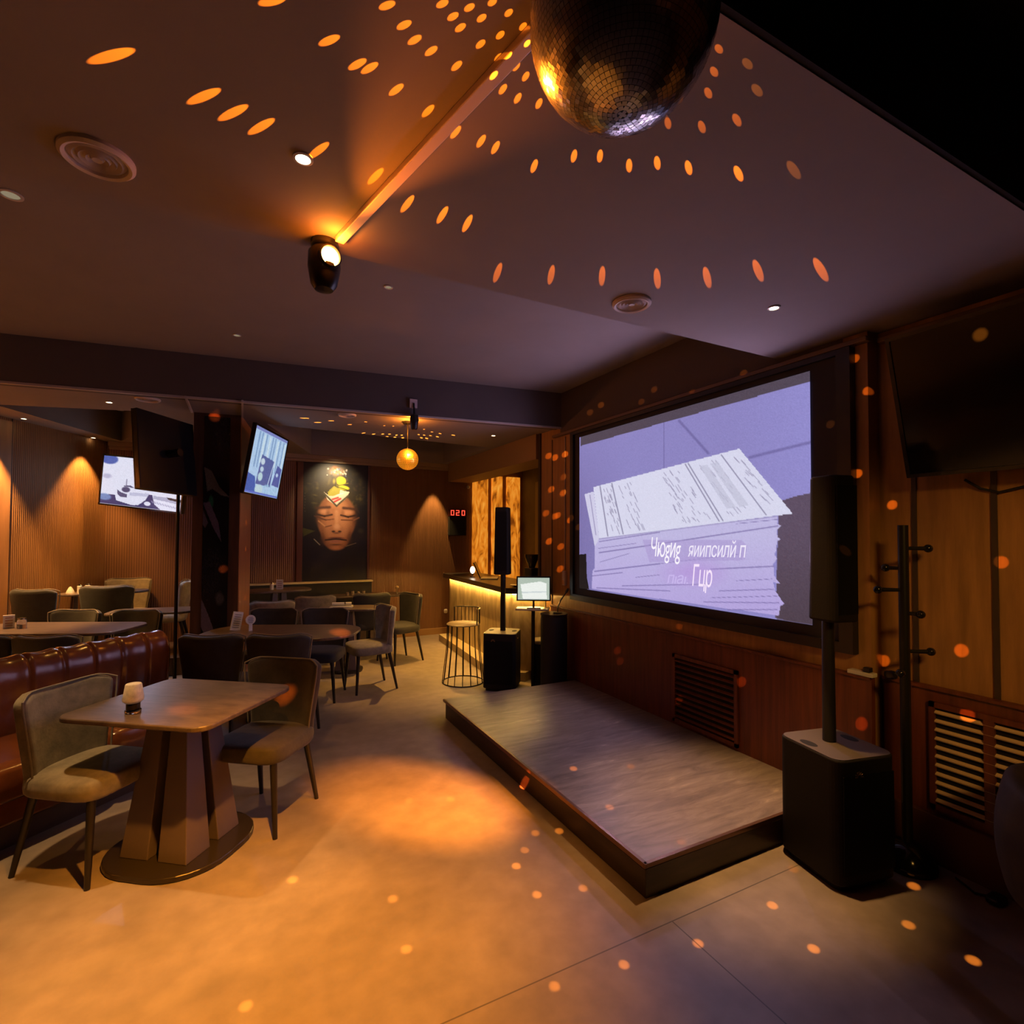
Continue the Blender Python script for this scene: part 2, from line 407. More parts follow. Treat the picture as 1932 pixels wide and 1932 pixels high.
def pillar_art():
    nu, nv = 60, 260; s, t = np.meshgrid(np.linspace(0, 1, nu), np.linspace(0, 1, nv), indexing='ij')
    c = Canvas(s*100, t*430, (18, 17, 18))
    c.blob((80, 40), 60, 60, (40, 36, 44), .7); c.blob((30, 300), 70, 70, (38, 36, 40), .7)
    c.poly([(2, 98), (30, 105), (60, 135), (100, 155), (70, 152), (35, 140), (15, 145)], (92, 90, 84))
    c.blob((30, 166), 12, 17, (30, 84, 58), 1, .4); c.poly([(0, 168), (40, 215), (72, 242), (60, 205), (25, 165)], (82, 74, 86))
    c.poly([(0, 180), (20, 205), (10, 215), (0, 210)], (70, 64, 76))
    c.blob((70, 352), 22, 16, (70, 68, 72), .8); c.poly([(0, 350), (30, 385), (62, 430), (28, 430), (0, 405)], (88, 80, 96))
    c.noise(.02)
    P = np.stack([-.31+s*.22, np.full_like(s, -.006), ZB-.03-t*(ZB-.03-.6)], -1)
    o = picture_mesh('trim_14', print_mat('pillar art print', .22), P, c.c); o.location = (PX1, PY0, 0); o.rotation_euler = (0, 0, PA); tag(o, kind='structure')
pillar_art()
# ================================================================ STAGE
stone_mat, _nt, _b = new_mat('streaked stone laminate')
def streak_material(m, nt, b):
    N, L = nt.nodes.new, nt.links.new
    tc = N('ShaderNodeTexCoord'); mp = N('ShaderNodeMapping'); mp.inputs['Rotation'].default_value = (0, 0, .6); mp.inputs['Scale'].default_value = (2.2, 12, 1)
    L(tc.outputs['Object'], mp.inputs['Vector'])
    n = N('ShaderNodeTexNoise'); n.inputs['Scale'].default_value = 1.5; n.inputs['Detail'].default_value = 9; n.inputs['Roughness'].default_value = .65; n.inputs['Distortion'].default_value = .8
    L(mp.outputs[0], n.inputs['Vector'])
    r = N('ShaderNodeValToRGB'); e = r.color_ramp.elements
    e[0].position = .3; e[0].color = (.115, .095, .083, 1); e[1].position = .8; e[1].color = (.52, .42, .33, 1)
    k = e.new(.5); k.color = (.20, .165, .142, 1); k = e.new(.62); k.color = (.255, .212, .18, 1)
    L(n.outputs['Fac'], r.inputs['Fac']); L(r.outputs['Color'], b.inputs['Base Color'])
    b.inputs['Roughness'].default_value = .38
streak_material(stone_mat, _nt, _b)
skirt_mat = mat('dark brown stage skirt', (.045, .026, .017), .42, noise=(5, .3), stretch=(1, 1, 6))
st = thing('stage_platform', (2.27, 3.09, 0), 'low rectangular stage with streaked grey top and dark skirt under the big screen', 'stage')
MB().box2((-.665, -1.275, 0), (.698, 1.285, .145)).build('skirt', skirt_mat, st, bevel=.003)
MB().box2((-.672, -1.282, .149), (.698, 1.29, .165)).build('deck', stone_mat, st, bevel=.003)
MB().box2((-.685, -1.295, .143), (-.667, 1.30, .1665)).box2((-.685, -1.295, .143), (.698, -1.277, .1665)).build('edge_strip', mat('brown metal edge strip', (.17, .09, .05), .3, metal=.6), st, bevel=.002)

# ================================================================ CHAIRS
velvet = mat('olive grey velvet', (.20, .172, .128), .85, noise=(14, .3), bump=(60, .12), sheen=.3)
velvet_dark = mat('charcoal upholstery', (.02, .0195, .021), .75, noise=(14, .25), bump=(60, .12), sheen=.15)
velvet_beige = mat('beige upholstery', (.42, .35, .235), .8, noise=(14, .2), sheen=.2)
velvet_brown = mat('rust brown velvet', (.058, .045, .034), .8, noise=(10, .3), bump=(60, .12), sheen=.2)
piping_m = mat('grey piping', (.22, .19, .15), .6)
leg_m = mat('dark bronze chair legs', (.014, .011, .009), .42)
def shell_pt(u, v):
    k = v*v*(3-2*v); w = .192+.042*k
    y = .185+.055*v-.085*(abs(u)**2.2)*(.55+.45*v)
    z = .395+.45*v-.005*math.cos(u*PI)*v - .028*max(0, abs(u)-.78)/.22*max(0, v-.75)/.25
    return Vector((w*u, y, z))
def make_chair(name, label, group, fabric, cat='chair'):
    t = thing(name, (0, 0, 0), label, cat, group)
    MB().grid(lambda a, b: shell_pt(2*a-1, b), 14, 12).build('backrest', fabric, t, smooth=True,
        mods=[('SOLIDIFY', dict(thickness=.052, offset=0)), ('BEVEL', dict(width=.018, segments=3, limit_method='ANGLE', angle_limit=.8))])
    MB().superell((0, -.008, .425), (.220, .218, .058), .45, .42, 14, 40).build('seat', fabric, t, smooth=True)
    edge = [shell_pt(-1, b/10) for b in range(11)]+[shell_pt(-1+2*a/14, 1) for a in range(1, 14)]+[shell_pt(1, 1-b/10) for b in range(11)]
    edge = [Vector((p.x*1.012, p.y-.024, p.z+.004)) for p in edge]
    MB().tube(edge, .0045, 6).build('piping', piping_m, t, smooth=True)
    for sx in (-1, 1):
        MB().cyl((sx*.165, -.17, .385), (sx*.198, -.195, 0), .019, .012, 14).build('leg', leg_m, t, smooth=True)
        MB().cyl((sx*.155, .155, .385), (sx*.185, .235, 0), .019, .012, 14).build('leg', leg_m, t, smooth=True)
    return t
def set_chair(c, x, y, facing, z=0.):
    c.location = (x, y, z); c.rotation_euler = (0, 0, face_to(facing))
U = Vector((.80, -.60)); V = Vector((.60, .80))
E1 = Vector((.91, -.41)); E2 = Vector((.41, .91))
G_V, G_D, G_B = 'olive velvet dining chairs', 'dark upholstered dining chairs', 'beige upholstered dining chairs'
chA = make_chair('dining_chair', 'olive grey velvet chair between the leather banquette and the nearest table', G_V, velvet)
set_chair(chA, -.635, 3.275, U)
chB = make_chair('dining_chair', 'brown velvet chair with its back to the dark pillar, right side of the nearest table', 'brown velvet dining chairs', velvet_brown)
set_chair(chB, .135, 3.325, -V)
chBeige = copy_thing(chA, (1.205, 5.60, 0), face_to((-1, -.12)), 'olive velvet chair seen from the side, standing alone towards the bar counter', G_V)
dark0 = make_chair('dining_chair', 'left one of two dark chairs in front of the oval-ended table', G_D, velvet_dark)
set_chair(dark0, -.13, 4.72, E2)
def dark(x, y, f, label, z=0.): return copy_thing(dark0, (x, y, z), face_to(f), label, G_D)
dark(.325, 4.515, E2, 'right one of two dark chairs in front of the oval-ended table')
dark(.235, 5.70, -E2, 'dark chair beside the pillar on the far side of the oval-ended table')
dark(.70, 5.49, -E2, 'dark chair on the far side of the oval-ended table, second from the pillar')
# around the table behind the banquette
dark(-1.66, 5.42, E2, 'dark chair behind the banquette, at the left frame edge, back to the camera')
dark(-1.22, 5.22, E2, 'dark chair behind the banquette, second from the left frame edge, back to the camera')
dark(-1.52, 6.43, -E2, 'dark chair on the far left side of the table behind the banquette')
dark(-.98, 6.16, -E2, 'dark chair on the far right side of the table behind the banquette')
# platform row by the ribbed wall
dark(-1.76, 6.98, (.5, .87), 'dark chair on the platform whose back rises nearest the left frame edge', .2)
bei0 = make_chair('dining_chair', 'beige chair behind the round-ended corner table, back to the wall', G_B, velvet_beige)
set_chair(bei0, -1.24, 7.86, (.1, -1), .2)
copy_thing(bei0, (-.79, 7.43, .2), face_to((-1, 0)), 'beige chair right of the round corner table, seen from the side', G_B)
dark(-1.27, 7.13, (.05, 1), 'dark chair in front of the round corner table on the platform', .2)
# middle tables
copy_thing(chA, (.33, 6.72, 0), face_to((.1, 1)), 'left one of two olive chairs with backs to the camera behind the oval-ended table', G_V)
copy_thing(chA, (.83, 7.03, 0), face_to((.1, 1)), 'right one of two olive chairs with backs to the camera behind the oval-ended table', G_V)
dark(1.50, 7.02, (0, 1), 'dark chair facing the far table in front of the portrait')
dark(1.80, 6.62, (-.9, -.3), 'dark chair standing beside the small table set with rolled napkin')

# ================================================================ TABLES
top_m = mat('brown stone table top', (.115, .082, .068), .33, noise=(7, .35, .6), stretch=(1.2, 4, 1))
edge_m = mat('table edge', (.30, .18, .10), .4)
slab_m = mat('bronze pedestal slab', (.15, .115, .125), .42, metal=.25)
plate_m = mat('dark bronze base plate', (.05, .04, .03), .28, metal=.5)
def make_table(loc, ang, L, W, r, h, label, group, foot=.62, spread=.185, name='dining_table'):
    t = thing(name, loc, label, 'table', group, ang)
    MB().prism(rrect(L, W, r, 8), h-.024, h).build('tabletop', top_m, t, bevel=.007, seg=3)
    MB().prism(rrect(foot, foot*.98, foot*.40, 8), 0, .028).build('base_plate', plate_m, t, bevel=.008, seg=3)
    for sx in (-1, 1):
        for sy in (-1, 1):
            a, b = .026*1.1, spread; c, d = .02, spread*.56
            lo = [(sx*a, sy*a), (sx*b, sy*a), (sx*b, sy*b), (sx*a, sy*b)]
            hi = [(sx*c, sy*c), (sx*d, sy*c), (sx*d, sy*d), (sx*c, sy*d)]
            MB().prism(lo, .027, h-.023, hi).build('pedestal_slab', slab_m, t, bevel=.004)
    return t
A1 = math.atan2(U.y, U.x); A2 = math.atan2(E1.y, E1.x)
G_T = 'brown stone topped tables'
t1 = make_table((-.252, 3.205, 0), A1, .80, .70, .075, .745, 'nearest table with the glass candle lamp on it, four-slab pedestal', G_T)
make_table((.33, 5.08, 0), A2, 1.32, .70, .28, .745, 'oval-ended table by the pillar with two paper cards on it', G_T, .54, .17)
make_table((-1.46, 5.97, 0), A2, 1.34, .60, .16, .775, 'long dark table right behind the leather banquette', G_T, .36, .12)
make_table((-.83, 6.66, 0), -.12, .78, .44, .12, .80, 'small blue-lit table half hidden by the pillar and the thin black pole', G_T, .36, .11)
make_table((-1.61, 7.41, .2), .45, .36, .32, .16, .745, 'small table against the ribbed wall with white shakers on it', G_T, .32, .10)
make_table((-1.19, 7.52, .2), .1, .42, .34, .16, .745, 'round-ended corner table at the foot of the ribbed wall', G_T, .26, .09)
make_table((.42, 7.32, 0), .1, .78, .46, .2, .905, 'tall round-ended table in front of the light-edged wall bench', G_T, .4, .14)
make_table((1.58, 7.50, 0), -.1, 1.04, .42, .12, .765, 'far table with a rolled napkin and small items, right below the portrait', G_T, .4, .14)
make_table((1.12, 6.42, 0), -.3, .66, .40, .12, .745, 'small table carrying stacked menus and a white roll, behind the oval-ended table', G_T, .36, .12)

# ================================================================ BANQUETTE
leather = mat('glossy cognac leather', (.150, .045, .013), .24, noise=(5, .28), bump=(35, .06), coat=.25)
BO = Vector((-1.047, 3.506)); BDir = Vector((.725, .688)).normalized(); BA = math.atan2(BDir.y, BDir.x)
bq = thing('banquette', (BO.x, BO.y, 0), 'long cognac leather banquette with channelled back along the left', 'banquette', None, BA)
X0, X1 = -2.6, 1.24; CH = .175
prof = [(.50, .30), (.455, .46), (.432, .60), (.425, .72), (.435, .80), (.47, .862), (.52, .885), (.575, .87), (.61, .82), (.62, .70), (.62, .30)]
def smoothp(P, n):
    out = []
    for i in range(len(P)-1):
        p0 = P[max(i-1, 0)]; p1 = P[i]; p2 = P[i+1]; p3 = P[min(i+2, len(P)-1)]
        for k in range(n):
            t = k/n; out.append(tuple(.5*((2*p1[j])+(-p0[j]+p2[j])*t+(2*p0[j]-5*p1[j]+4*p2[j]-p3[j])*t*t+(-p0[j]+3*p1[j]-3*p2[j]+p3[j])*t**3) for j in (0, 1)))
    return out+[P[-1]]
PR = smoothp(prof, 3)
def bq_back(a, b):
    x = X0+(X1-X0)*a; i = b*(len(PR)-1); k = min(int(i), len(PR)-2); f = i-k
    y = PR[k][0]*(1-f)+PR[k+1][0]*f; z = PR[k][1]*(1-f)+PR[k+1][1]*f
    d = abs(((X1-.02-x)/CH+.5) % 1-.5)*CH
    s = .013*math.exp(-(d/.010)**2)-.005*math.cos(2*PI*d/CH*1.0)
    e = min(1, (X1-x)/.07); rr = 1-(1-math.sqrt(max(0, 1-(1-e)**2)))*.62
    cy, cz = .53, .5
    y = cy+(y-cy)*rr; z = cz+(z-cz)*(.35*rr+.65) if z > cz else z
    n = Vector((y-.55, z-.55)); n.normalize()
    return Vector((x, y-n.x*s, z-n.y*s))
mb = MB().grid(bq_back, 360, len(PR)-1)
nv = len(PR); o = 360*nv; mb.f.append(tuple(o+j for j in range(nv)))
mb.build('backrest', leather, bq, smooth=True)
mb = MB()
n = 5; wseg = (X1-.02-X0)/n
for i in range(n):
    mb.superell((X0+wseg*(i+.5), .20, .36), (wseg/2, .285, .10), .35, .22, 12, 36)
mb.build('seat_cushion', leather, bq, smooth=True)
MB().box2((X0, -.02, .135), (X1-.03, .60, .34)).build('seat_base', leather, bq, bevel=.02, seg=3)
MB().box2((X0, .05, 0), (X1-.05, .58, .135)).build('plinth', mat('dark brown plinth', (.07, .035, .02), .5), bq)
# wall bench under the portrait
wb = thing('wall_bench', (.90, 7.86, 0), 'wall bench with pale-edged backrest along the back wall under the portrait', 'bench')
MB().box2((-.85, .15, 0), (.85, .225, .90)).build('backrest', velvet_dark, wb, bevel=.01)
MB().box2((-.86, .13, .90), (.86, .232, .925)).build('top_rail', mat('pale bench rail', (.78, .64, .42), .4), wb, bevel=.005)
MB().box2((-.85, -.15, .0), (.85, .149, .44)).build('seat', velvet_dark, wb, bevel=.02)
# ================================================================ BIG SCREEN
ps = thing('projection_screen', (XR, 3.07, .83), 'big lit projection screen showing a stack of papers, above the stage', 'screen')
def L(p): return Vector(p)-Vector(ps.location)
Ya, Yb, Za, Zb = 1.684, 4.44, .962, 2.65
fr = MB()
for a, b in (((-.055, Ya, Za), (-.002, Yb, 1.02)), ((-.055, Ya, Zb-.03), (-.002, Yb, Zb)), ((-.055, Ya, 1.02), (-.002, Ya+.075, Zb-.03)), ((-.055, Yb-.05, 1.02), (-.002, Yb, Zb-.03))):
    fr.box2((XR+a[0], a[1], a[2]), (XR+b[0], b[1], b[2]))
fr.v = [tuple(L(v)) for v in fr.v]
fr.build('frame', mat('black screen frame', (.02, .018, .02), .4), ps, bevel=.006)
mk = MB().box2((XR-.03, Ya+.07, 1.015), (XR-.012, Yb-.045, Zb-.025)); mk.v = [tuple(L(v)) for v in mk.v]
mk.build('mask', mat('black screen mask', (.030, .027, .033), .8), ps)
SX = XR-.036
def screen_picture():
    y0, y1, z0, z1 = 4.297, 1.921, 1.085, 2.58
    nu, nv = 420, 270
    s, t = np.meshgrid(np.linspace(0, 1, nu), np.linspace(0, 1, nv), indexing='ij')
    P = np.stack([np.full_like(s, SX), y0+(y1-y0)*s, z1+(z0-z1)*t], -1)
    # the photograph's picture, drawn in the coordinates it was measured in
    D = P-np.array(CAMP); r, u, f = [D @ np.array(a) for a in (CR, CU, CF)]
    X, Y = 966+FPX*r/f, CYP-FPX*u/f
    c = Canvas(X, Y, (139, 132, 192))
    q = lambda pts: [(1020+.3209*a, 640+.3209*b) for a, b in pts]
    w = lambda v: v*.3209
    c.ramp(lambda x, y: np.clip((1180-x)/260, 0, 1)*.45, (112, 102, 160))
    c.ramp(lambda x, y: np.clip((y-840)/130, 0, 1)*np.clip((1180-x)/120, 0, 1)*.5, (104, 92, 142))
    c.ramp(lambda x, y: np.clip((x-1380)/150, 0, 1)*.5, (150, 145, 214))
    for a, b, k in (((725, 480), (725, 790), 3), ((815, 480), (985, 670), 9), ((1230, 695), (1610, 600), 10)):
        c.line(*q([a, b]), w(k), (104, 96, 152), .7)
    c.poly(q([(235, 570), (1620, 160), (1620, 238), (235, 628)]), (80, 70, 84))
    c.poly(q([(1400, 955), (1510, 920), (1700, 880), (1700, 1700), (1380, 1640)]), (92, 78, 98))
    c.ramp(lambda x, y: np.clip((y-1000)/170, 0, 1)*(x > 1465)*.5, (62, 50, 54))
    body = q([(318, 1180), (345, 1160), (1395, 1040), (1390, 1085), (1412, 1095), (1390, 1120), (1392, 1165), (1410, 1175), (1388, 1190), (1385, 1245), (1372, 1262), (1390, 1290), (1368, 1320), (1372, 1390), (1405, 1435), (1368, 1430), (1380, 1480), (1432, 1556), (1410, 1570), (1400, 1625), (1000, 1570), (300, 1468), (305, 1362), (318, 1345)])
    c.poly(body, (190, 183, 224))
    ins = c.c[..., 0] > .744
    c.ramp(lambda x, y: ins*np.clip((y-1010)/130, 0, 1)*.75, (176, 158, 218))
    for a, b, k in (((345, 1255), (640, 1212), 4), ((640, 1212), (1395, 1098), 4), ((350, 1310), (520, 1260), 2), ((318, 1365), (700, 1320), 4), ((700, 1320), (1180, 1262), 2), ((345, 1190), (700, 1135), 3),
                    ((300, 1392), (480, 1372), 3), ((480, 1450), (1000, 1440), 3), ((1000, 1352), (1370, 1335), 4), ((1050, 1480), (1370, 1470), 3), ((330, 1462), (760, 1480), 3), ((960, 1545), (1400, 1550), 3),
                    ((1000, 1520), (1390, 1510), 2), ((1100, 1590), (1390, 1590), 3), ((1150, 1420), (1360, 1410), 2), ((340, 1230), (560, 1200), 2), ((1150, 1085), (1390, 1060), 2), ((560, 1400), (700, 1385), 2)):
        c.line(*q([a, b]), w(k), (112, 100, 156), .8)
    c.blob(q([(900, 1370)])[0], w(240), w(110), (180, 150, 216), .75, .8)
    c.poly(q([(258, 912), (312, 895), (345, 1172), (318, 1218)]), (206, 203, 230)); c.line(*q([(290, 915), (325, 1150)]), w(3), (130, 122, 165), .7)
    sheet = q([(310, 870), (1168, 643), (1482, 1025), (345, 1172)]); c.poly(sheet, (214, 214, 236))
    P4 = [np.array(p) for p in sheet]                                   # map of the top sheet: a across the length, b across the depth
    def sh(a, b):
        top = P4[0]*(1-a)+P4[1]*a; bot = P4[3]*(1-a)+P4[2]*a; return tuple(top*(1-b)+bot*b)
    for a in (.045, .125, .625, .645, .87):
        c.line(sh(a, .02), sh(a, .97), w(4), (120, 116, 146), .8)
    rg = np.random.default_rng(3)
    for _ in range(150):
        a = rg.choice([.06+.06*rg.random(), .15+.1*rg.random(), .42+.17*rg.random(), .45+.13*rg.random(), .69+.13*rg.random(), .90+.06*rg.random()])
        b = rg.random()*.86+.04; l = .03+.09*rg.random()
        c.line(sh(a, b), sh(a+.004, min(.97, b+l)), w(2.6), (140, 135, 165), .7)
    for a in (.70, .77): c.poly([sh(a, .1), sh(a+.05, .1), sh(a+.05, .8), sh(a, .8)], (192, 192, 214), .7)
    c.line(*q([(345, 1174), (1395, 1040)]), w(4), (150, 142, 186), .8)
    c.poly(q([(600, 1180), (1180, 1180), (1215, 1215), (1200, 1300), (640, 1310)]), (168, 150, 206), .55)
    c.poly(q([(200, 1268), (268, 1262), (272, 1400), (285, 1470), (200, 1480)]), (26, 22, 24))
    c.noise(.012)
    return picture_mesh('picture', picture_mat('screen picture', 1.0, False), P-np.array(ps.location), c.c, ps)
screen_picture()
def lyric(text, px0, px1, size, col):
    """lettering as a mesh, fitted between two measured points of the picture"""
    cu = bpy.data.curves.new('lyric', 'FONT'); cu.body = text; cu.size = 1; cu.shear = .22; cu.offset = .002; cu.space_character = .92; cu.resolution_u = 6
    tmp = bpy.data.objects.new('lyric', cu); COL.objects.link(tmp); bpy.context.view_layer.update()
    me = bpy.data.meshes.new_from_object(tmp.evaluated_get(bpy.context.evaluated_depsgraph_get())); bpy.data.objects.remove(tmp)
    xs = [v.co.x for v in me.vertices]; p, q = on_x(*px0, SX-.004), on_x(*px1, SX-.004); w = p.y-q.y
    k = w/(max(xs)-min(xs)); x0 = min(xs); slope = (q.z-p.z)/w
    for v in me.vertices:
        x = (v.co.x-x0)*k; v.co = L((p.x, p.y-x, p.z+v.co.y*size+slope*x))
    me.materials.clear(); me.materials.append(emission('lyric lettering', col, 1.0))
    o = bpy.data.objects.new('lyric_line', me); COL.objects.link(o); o.parent = ps; return o
lyric('Чюgиg', (1229, 1049), (1285, 1053), .21, (.95, .90, .98)); lyric('яиипсилй п', (1298, 1050), (1408, 1052), .15, (.86, .80, .95))
lyric('пıаı.', (1259, 1100), (1298, 1102), .12, (.58, .47, .83)); lyric('Гцр', (1306, 1105), (1344, 1108), .22, (.93, .78, .96))

# ================================================================ TELEVISIONS
def make_tv(name, TL, TR, BL_, label, pic=None, strength=1., thick=.05, group='flat televisions'):
    """TL, TR, BL_: world corners of the front face"""
    TL, TR, BL_ = Vector(TL), Vector(TR), Vector(BL_)
    ex = (TR-TL); w = ex.length; ex.normalize(); ey = (TL-BL_); h = ey.length; ey -= ex*ey.dot(ex); ey.normalize(); ez = ex.cross(ey)
    t = bpy.data.objects.new(name, None); COL.objects.link(t); t.empty_display_size = .1
    c = (TL+ex*w/2-ey*h/2); t.matrix_world = Matrix.Translation(c) @ Matrix((ex, ey, ez)).transposed().to_4x4()
    tag(t, label, 'television', group)
    MB().box((0, 0, -thick/2-.001), (w, h, thick)).build('housing', black_gloss, t, bevel=.006)
    b = .018; fz = MB()
    for cx, cy, sx, sy in ((0, h/2-b/2, w, b), (0, -h/2+b/2, w, b), (w/2-b/2, 0, b, h-2*b), (-w/2+b/2, 0, b, h-2*b)): fz.box((cx, cy, .003), (sx, sy, .008))
    fz.build('bezel', black_gloss, t)
    if pic is None:
        MB().box((0, 0, 0), (w-2*b, h-2*b, .003)).build('screen', mat('switched-off glossy screen', (.008, .008, .009), .12), t)
    else:
        nu, nv = 160, 100; s, q = np.meshgrid(np.linspace(0, 1, nu), np.linspace(0, 1, nv), indexing='ij')
        P = np.stack([(s-.5)*(w-2*b), (.5-q)*(h-2*b), np.full_like(s, .002)], -1)
        picture_mesh('screen', picture_mat('television picture', strength), P, pic(s, q), t)
    return t, w, h
def pic_ship(s, t):
    c = Canvas(s*100, t*62, (222, 222, 240))
    c.blob((7, 4), 12, 7, (84, 98, 170), 1, .2); c.blob((6, 26), 7, 4, (172, 170, 200), .8)
    c.poly([(20, 42), (25, 45), (33, 47), (33, 51), (25, 51), (21, 48)], (92, 84, 116)); c.blob((31, 41), 6, 4, (84, 76, 108), 1, .25); c.poly([(28, 36), (36, 35), (42, 38), (28, 37)], (84, 76, 110))
    c.line((31, 28), (31, 36), .7, (130, 122, 150)); c.poly([(36, 44), (60, 43), (60, 47), (36, 48)], (190, 190, 216))
    c.poly([(0, 50), (18, 49), (20, 56), (40, 60), (48, 59), (56, 52), (60, 44), (64, 44), (68, 56), (76, 62), (0, 62)], (66, 62, 104)); c.blob((5, 53), 10, 5, (122, 146, 196), .9, .3)
    c.blob((59, 56), 4.5, 3, (224, 224, 242), 1, .2); c.poly([(66, 45), (100, 46), (100, 53), (66, 49)], (150, 150, 180), .7); c.poly([(82, 45), (100, 47), (100, 50), (84, 48)], (44, 42, 48))
    for k in range(10): c.line((64+k*3.4, 52+k*.55), (66+k*3.4, 54+k*.5), .8, (160, 158, 190), .8)
    c.noise(.02); return c.c
def pic_room(s, t):
    c = Canvas(s*100, t*100, (168, 196, 226))
    for x in (12, 20, 33, 52, 60, 76, 88): c.poly([(x, 6), (x+4, 6), (x+3, 60), (x-1, 60)], (120, 150, 190), .8)
    for x in (26, 42, 68, 92): c.poly([(x, 8), (x+6, 8), (x+5, 52), (x-1, 52)], (196, 216, 228), .9)
    c.poly([(0, 0), (100, 0), (100, 5), (0, 5)], (120, 128, 186)); c.poly([(30, 38), (70, 42), (70, 84), (26, 84)], (84, 96, 152)); c.poly([(82, 46), (98, 50), (98, 82), (74, 80)], (82, 92, 156))
    c.blob((36, 48), 7, 6, (190, 206, 220), 1, .3); c.blob((37, 60), 6, 5, (180, 200, 218), 1, .3); c.blob((36, 72), 8, 8, (180, 206, 214), 1, .3)
    c.line((72, 34), (62, 82), 1.4, (190, 206, 226)); c.blob((86, 62), 5, 4, (176, 196, 224), 1, .4)
    c.poly([(0, 70), (22, 74), (30, 96), (0, 98)], (64, 92, 166)); c.blob((38, 92), 13, 9, (182, 206, 214), 1, .25)
    for k in range(26): c.blob((52+RNG.random()*44, 82+RNG.random()*14), 3.2, 2.6, (150, 186, 214), .9, .6)
    c.poly([(0, 96), (100, 96), (100, 100), (0, 100)], (90, 108, 190)); c.noise(.03); return c.c
make_tv('television', at_depth(195, 856, 6.15), at_depth(352, 872, 6.0), at_depth(195, 952, 6.15), 'lit television showing a boat, hanging before the ribbed wall', pic_ship, 1.0)
tb, wb_, hb_ = make_tv('television', at_depth(356, 803, 5.0), at_depth(248, 770, 4.40), at_depth(372, 938, 5.0), 'switched-off television left of the pillar, seen as a black back', None)
td, wd_, hd_ = make_tv('television', at_depth(483, 797, 4.95), at_depth(544, 830, 5.80), at_depth(460, 931, 4.95), 'blue-lit television tilted down on the right side of the pillar', pic_room, 1.0, .03)
tr, wr_, hr_ = make_tv('television', (2.80, 1.43, 2.575), (2.80, .15, 2.575), (2.985, 1.43, 1.90), 'large switched-off television tilted down on the wall beside the screen', None)
MB().box2((-.2, -.12, -.14), (.2, .12, -.05)).build('wall_bracket', black_metal, tr)
MB().tube([(0, 0, -.05), (0, .0, -.17)], .035, 10).build('wall_bracket', black_metal, td)
MB().tube([(0, 0, -.05), (0, .0, -.17)], .035, 10).build('wall_bracket', black_metal, tb)
# chrome pole under the ship screen
pl = thing('support_pole', (-.585, 6.25, 0), 'thin black pole rising behind the small blue-lit table, left of the pillar', 'pole')
MB().cyl((0, 0, .012), (0, 0, 2.05), .016, None, 14).build('pole', black_gloss, pl, smooth=True)
MB().cyl((0, 0, 0), (0, 0, .014), .1, None, 24).build('base_plate', black_gloss, pl)

# ================================================================ COLUMN LOUDSPEAKERS
grille_m = mat('black speaker grille', (.008, .008, .008), .65, spec=.1, bump=(400, .3))
cab_m = mat('black speaker cabinet', (.017, .015, .013), .6, spec=.12, bump=(220, .12))
def make_pa(label):
    t = thing('column_loudspeaker', (0, 0, 0), label, 'loudspeaker', 'column loudspeakers on subwoofers')
    MB().prism(rrect(.345, .36, .05, 6), .03, .59).build('subwoofer', cab_m, t, bevel=.008)
    MB().prism(rrect(.30, .31, .04, 6), 0, .031).build('foot', black_mat, t)
    MB().box((0, -.181, .30), (.29, .006, .44)).build('subwoofer_grille', grille_m, t)
    MB().prism(rrect(.335, .35, .05, 6), .5895, .5925).build('lit_top_skin', mat('lit top grey brown', (.085, .068, .055), .5), t)  # thin lighter skin, downlight on the cabinet top put into its colour
    for sx in (-1, 1): MB().superell((sx*.125, .03, .5915), (.028, .05, .004), 1, 1, 8, 24).build('handle_recess', mat('recess black', (.003, .003, .003), .9), t, smooth=True)
    MB().cyl((0, .03, .59), (0, .03, 1.20), .030, .027, 18).build('pole', black_mat, t, smooth=True)
    MB().prism(rrect(.17, .17, .04, 5), 1.19, 1.90, [(x*.86, y*.9) for x, y in rrect(.17, .17, .04, 5)]).build('column', cab_m, t, bevel=.012, seg=3)
    MB().box((0, -.084, 1.54), (.12, .006, .62)).build('column_grille', grille_m, t)
    MB().box((.174, -.06, .535), (.004, .04, .012)).build('badge', chrome, t)
    bd_ = MB()
    for k in range(7):
        a = PI*k/6; bd_.box((-.06+.016*math.cos(a), -.186, .515+.016*math.sin(a)), (.004, .003, .014), M=Matrix.Rotation(-(a-PI/2), 3, 'Y'))
    bd_.build('emblem', mat('dim bronze emblem', (.25, .16, .09), .4, metal=.8), t)
    return t
pa = make_pa('black column loudspeaker on a subwoofer at the right front corner of the stage')
pa.location = (2.592, 1.575, 0); pa.rotation_euler = (0, 0, math.radians(-12))
copy_thing(pa, (2.46, 4.99, 0), math.radians(-38), 'black column loudspeaker on a subwoofer at the far end of the stage by the bar')

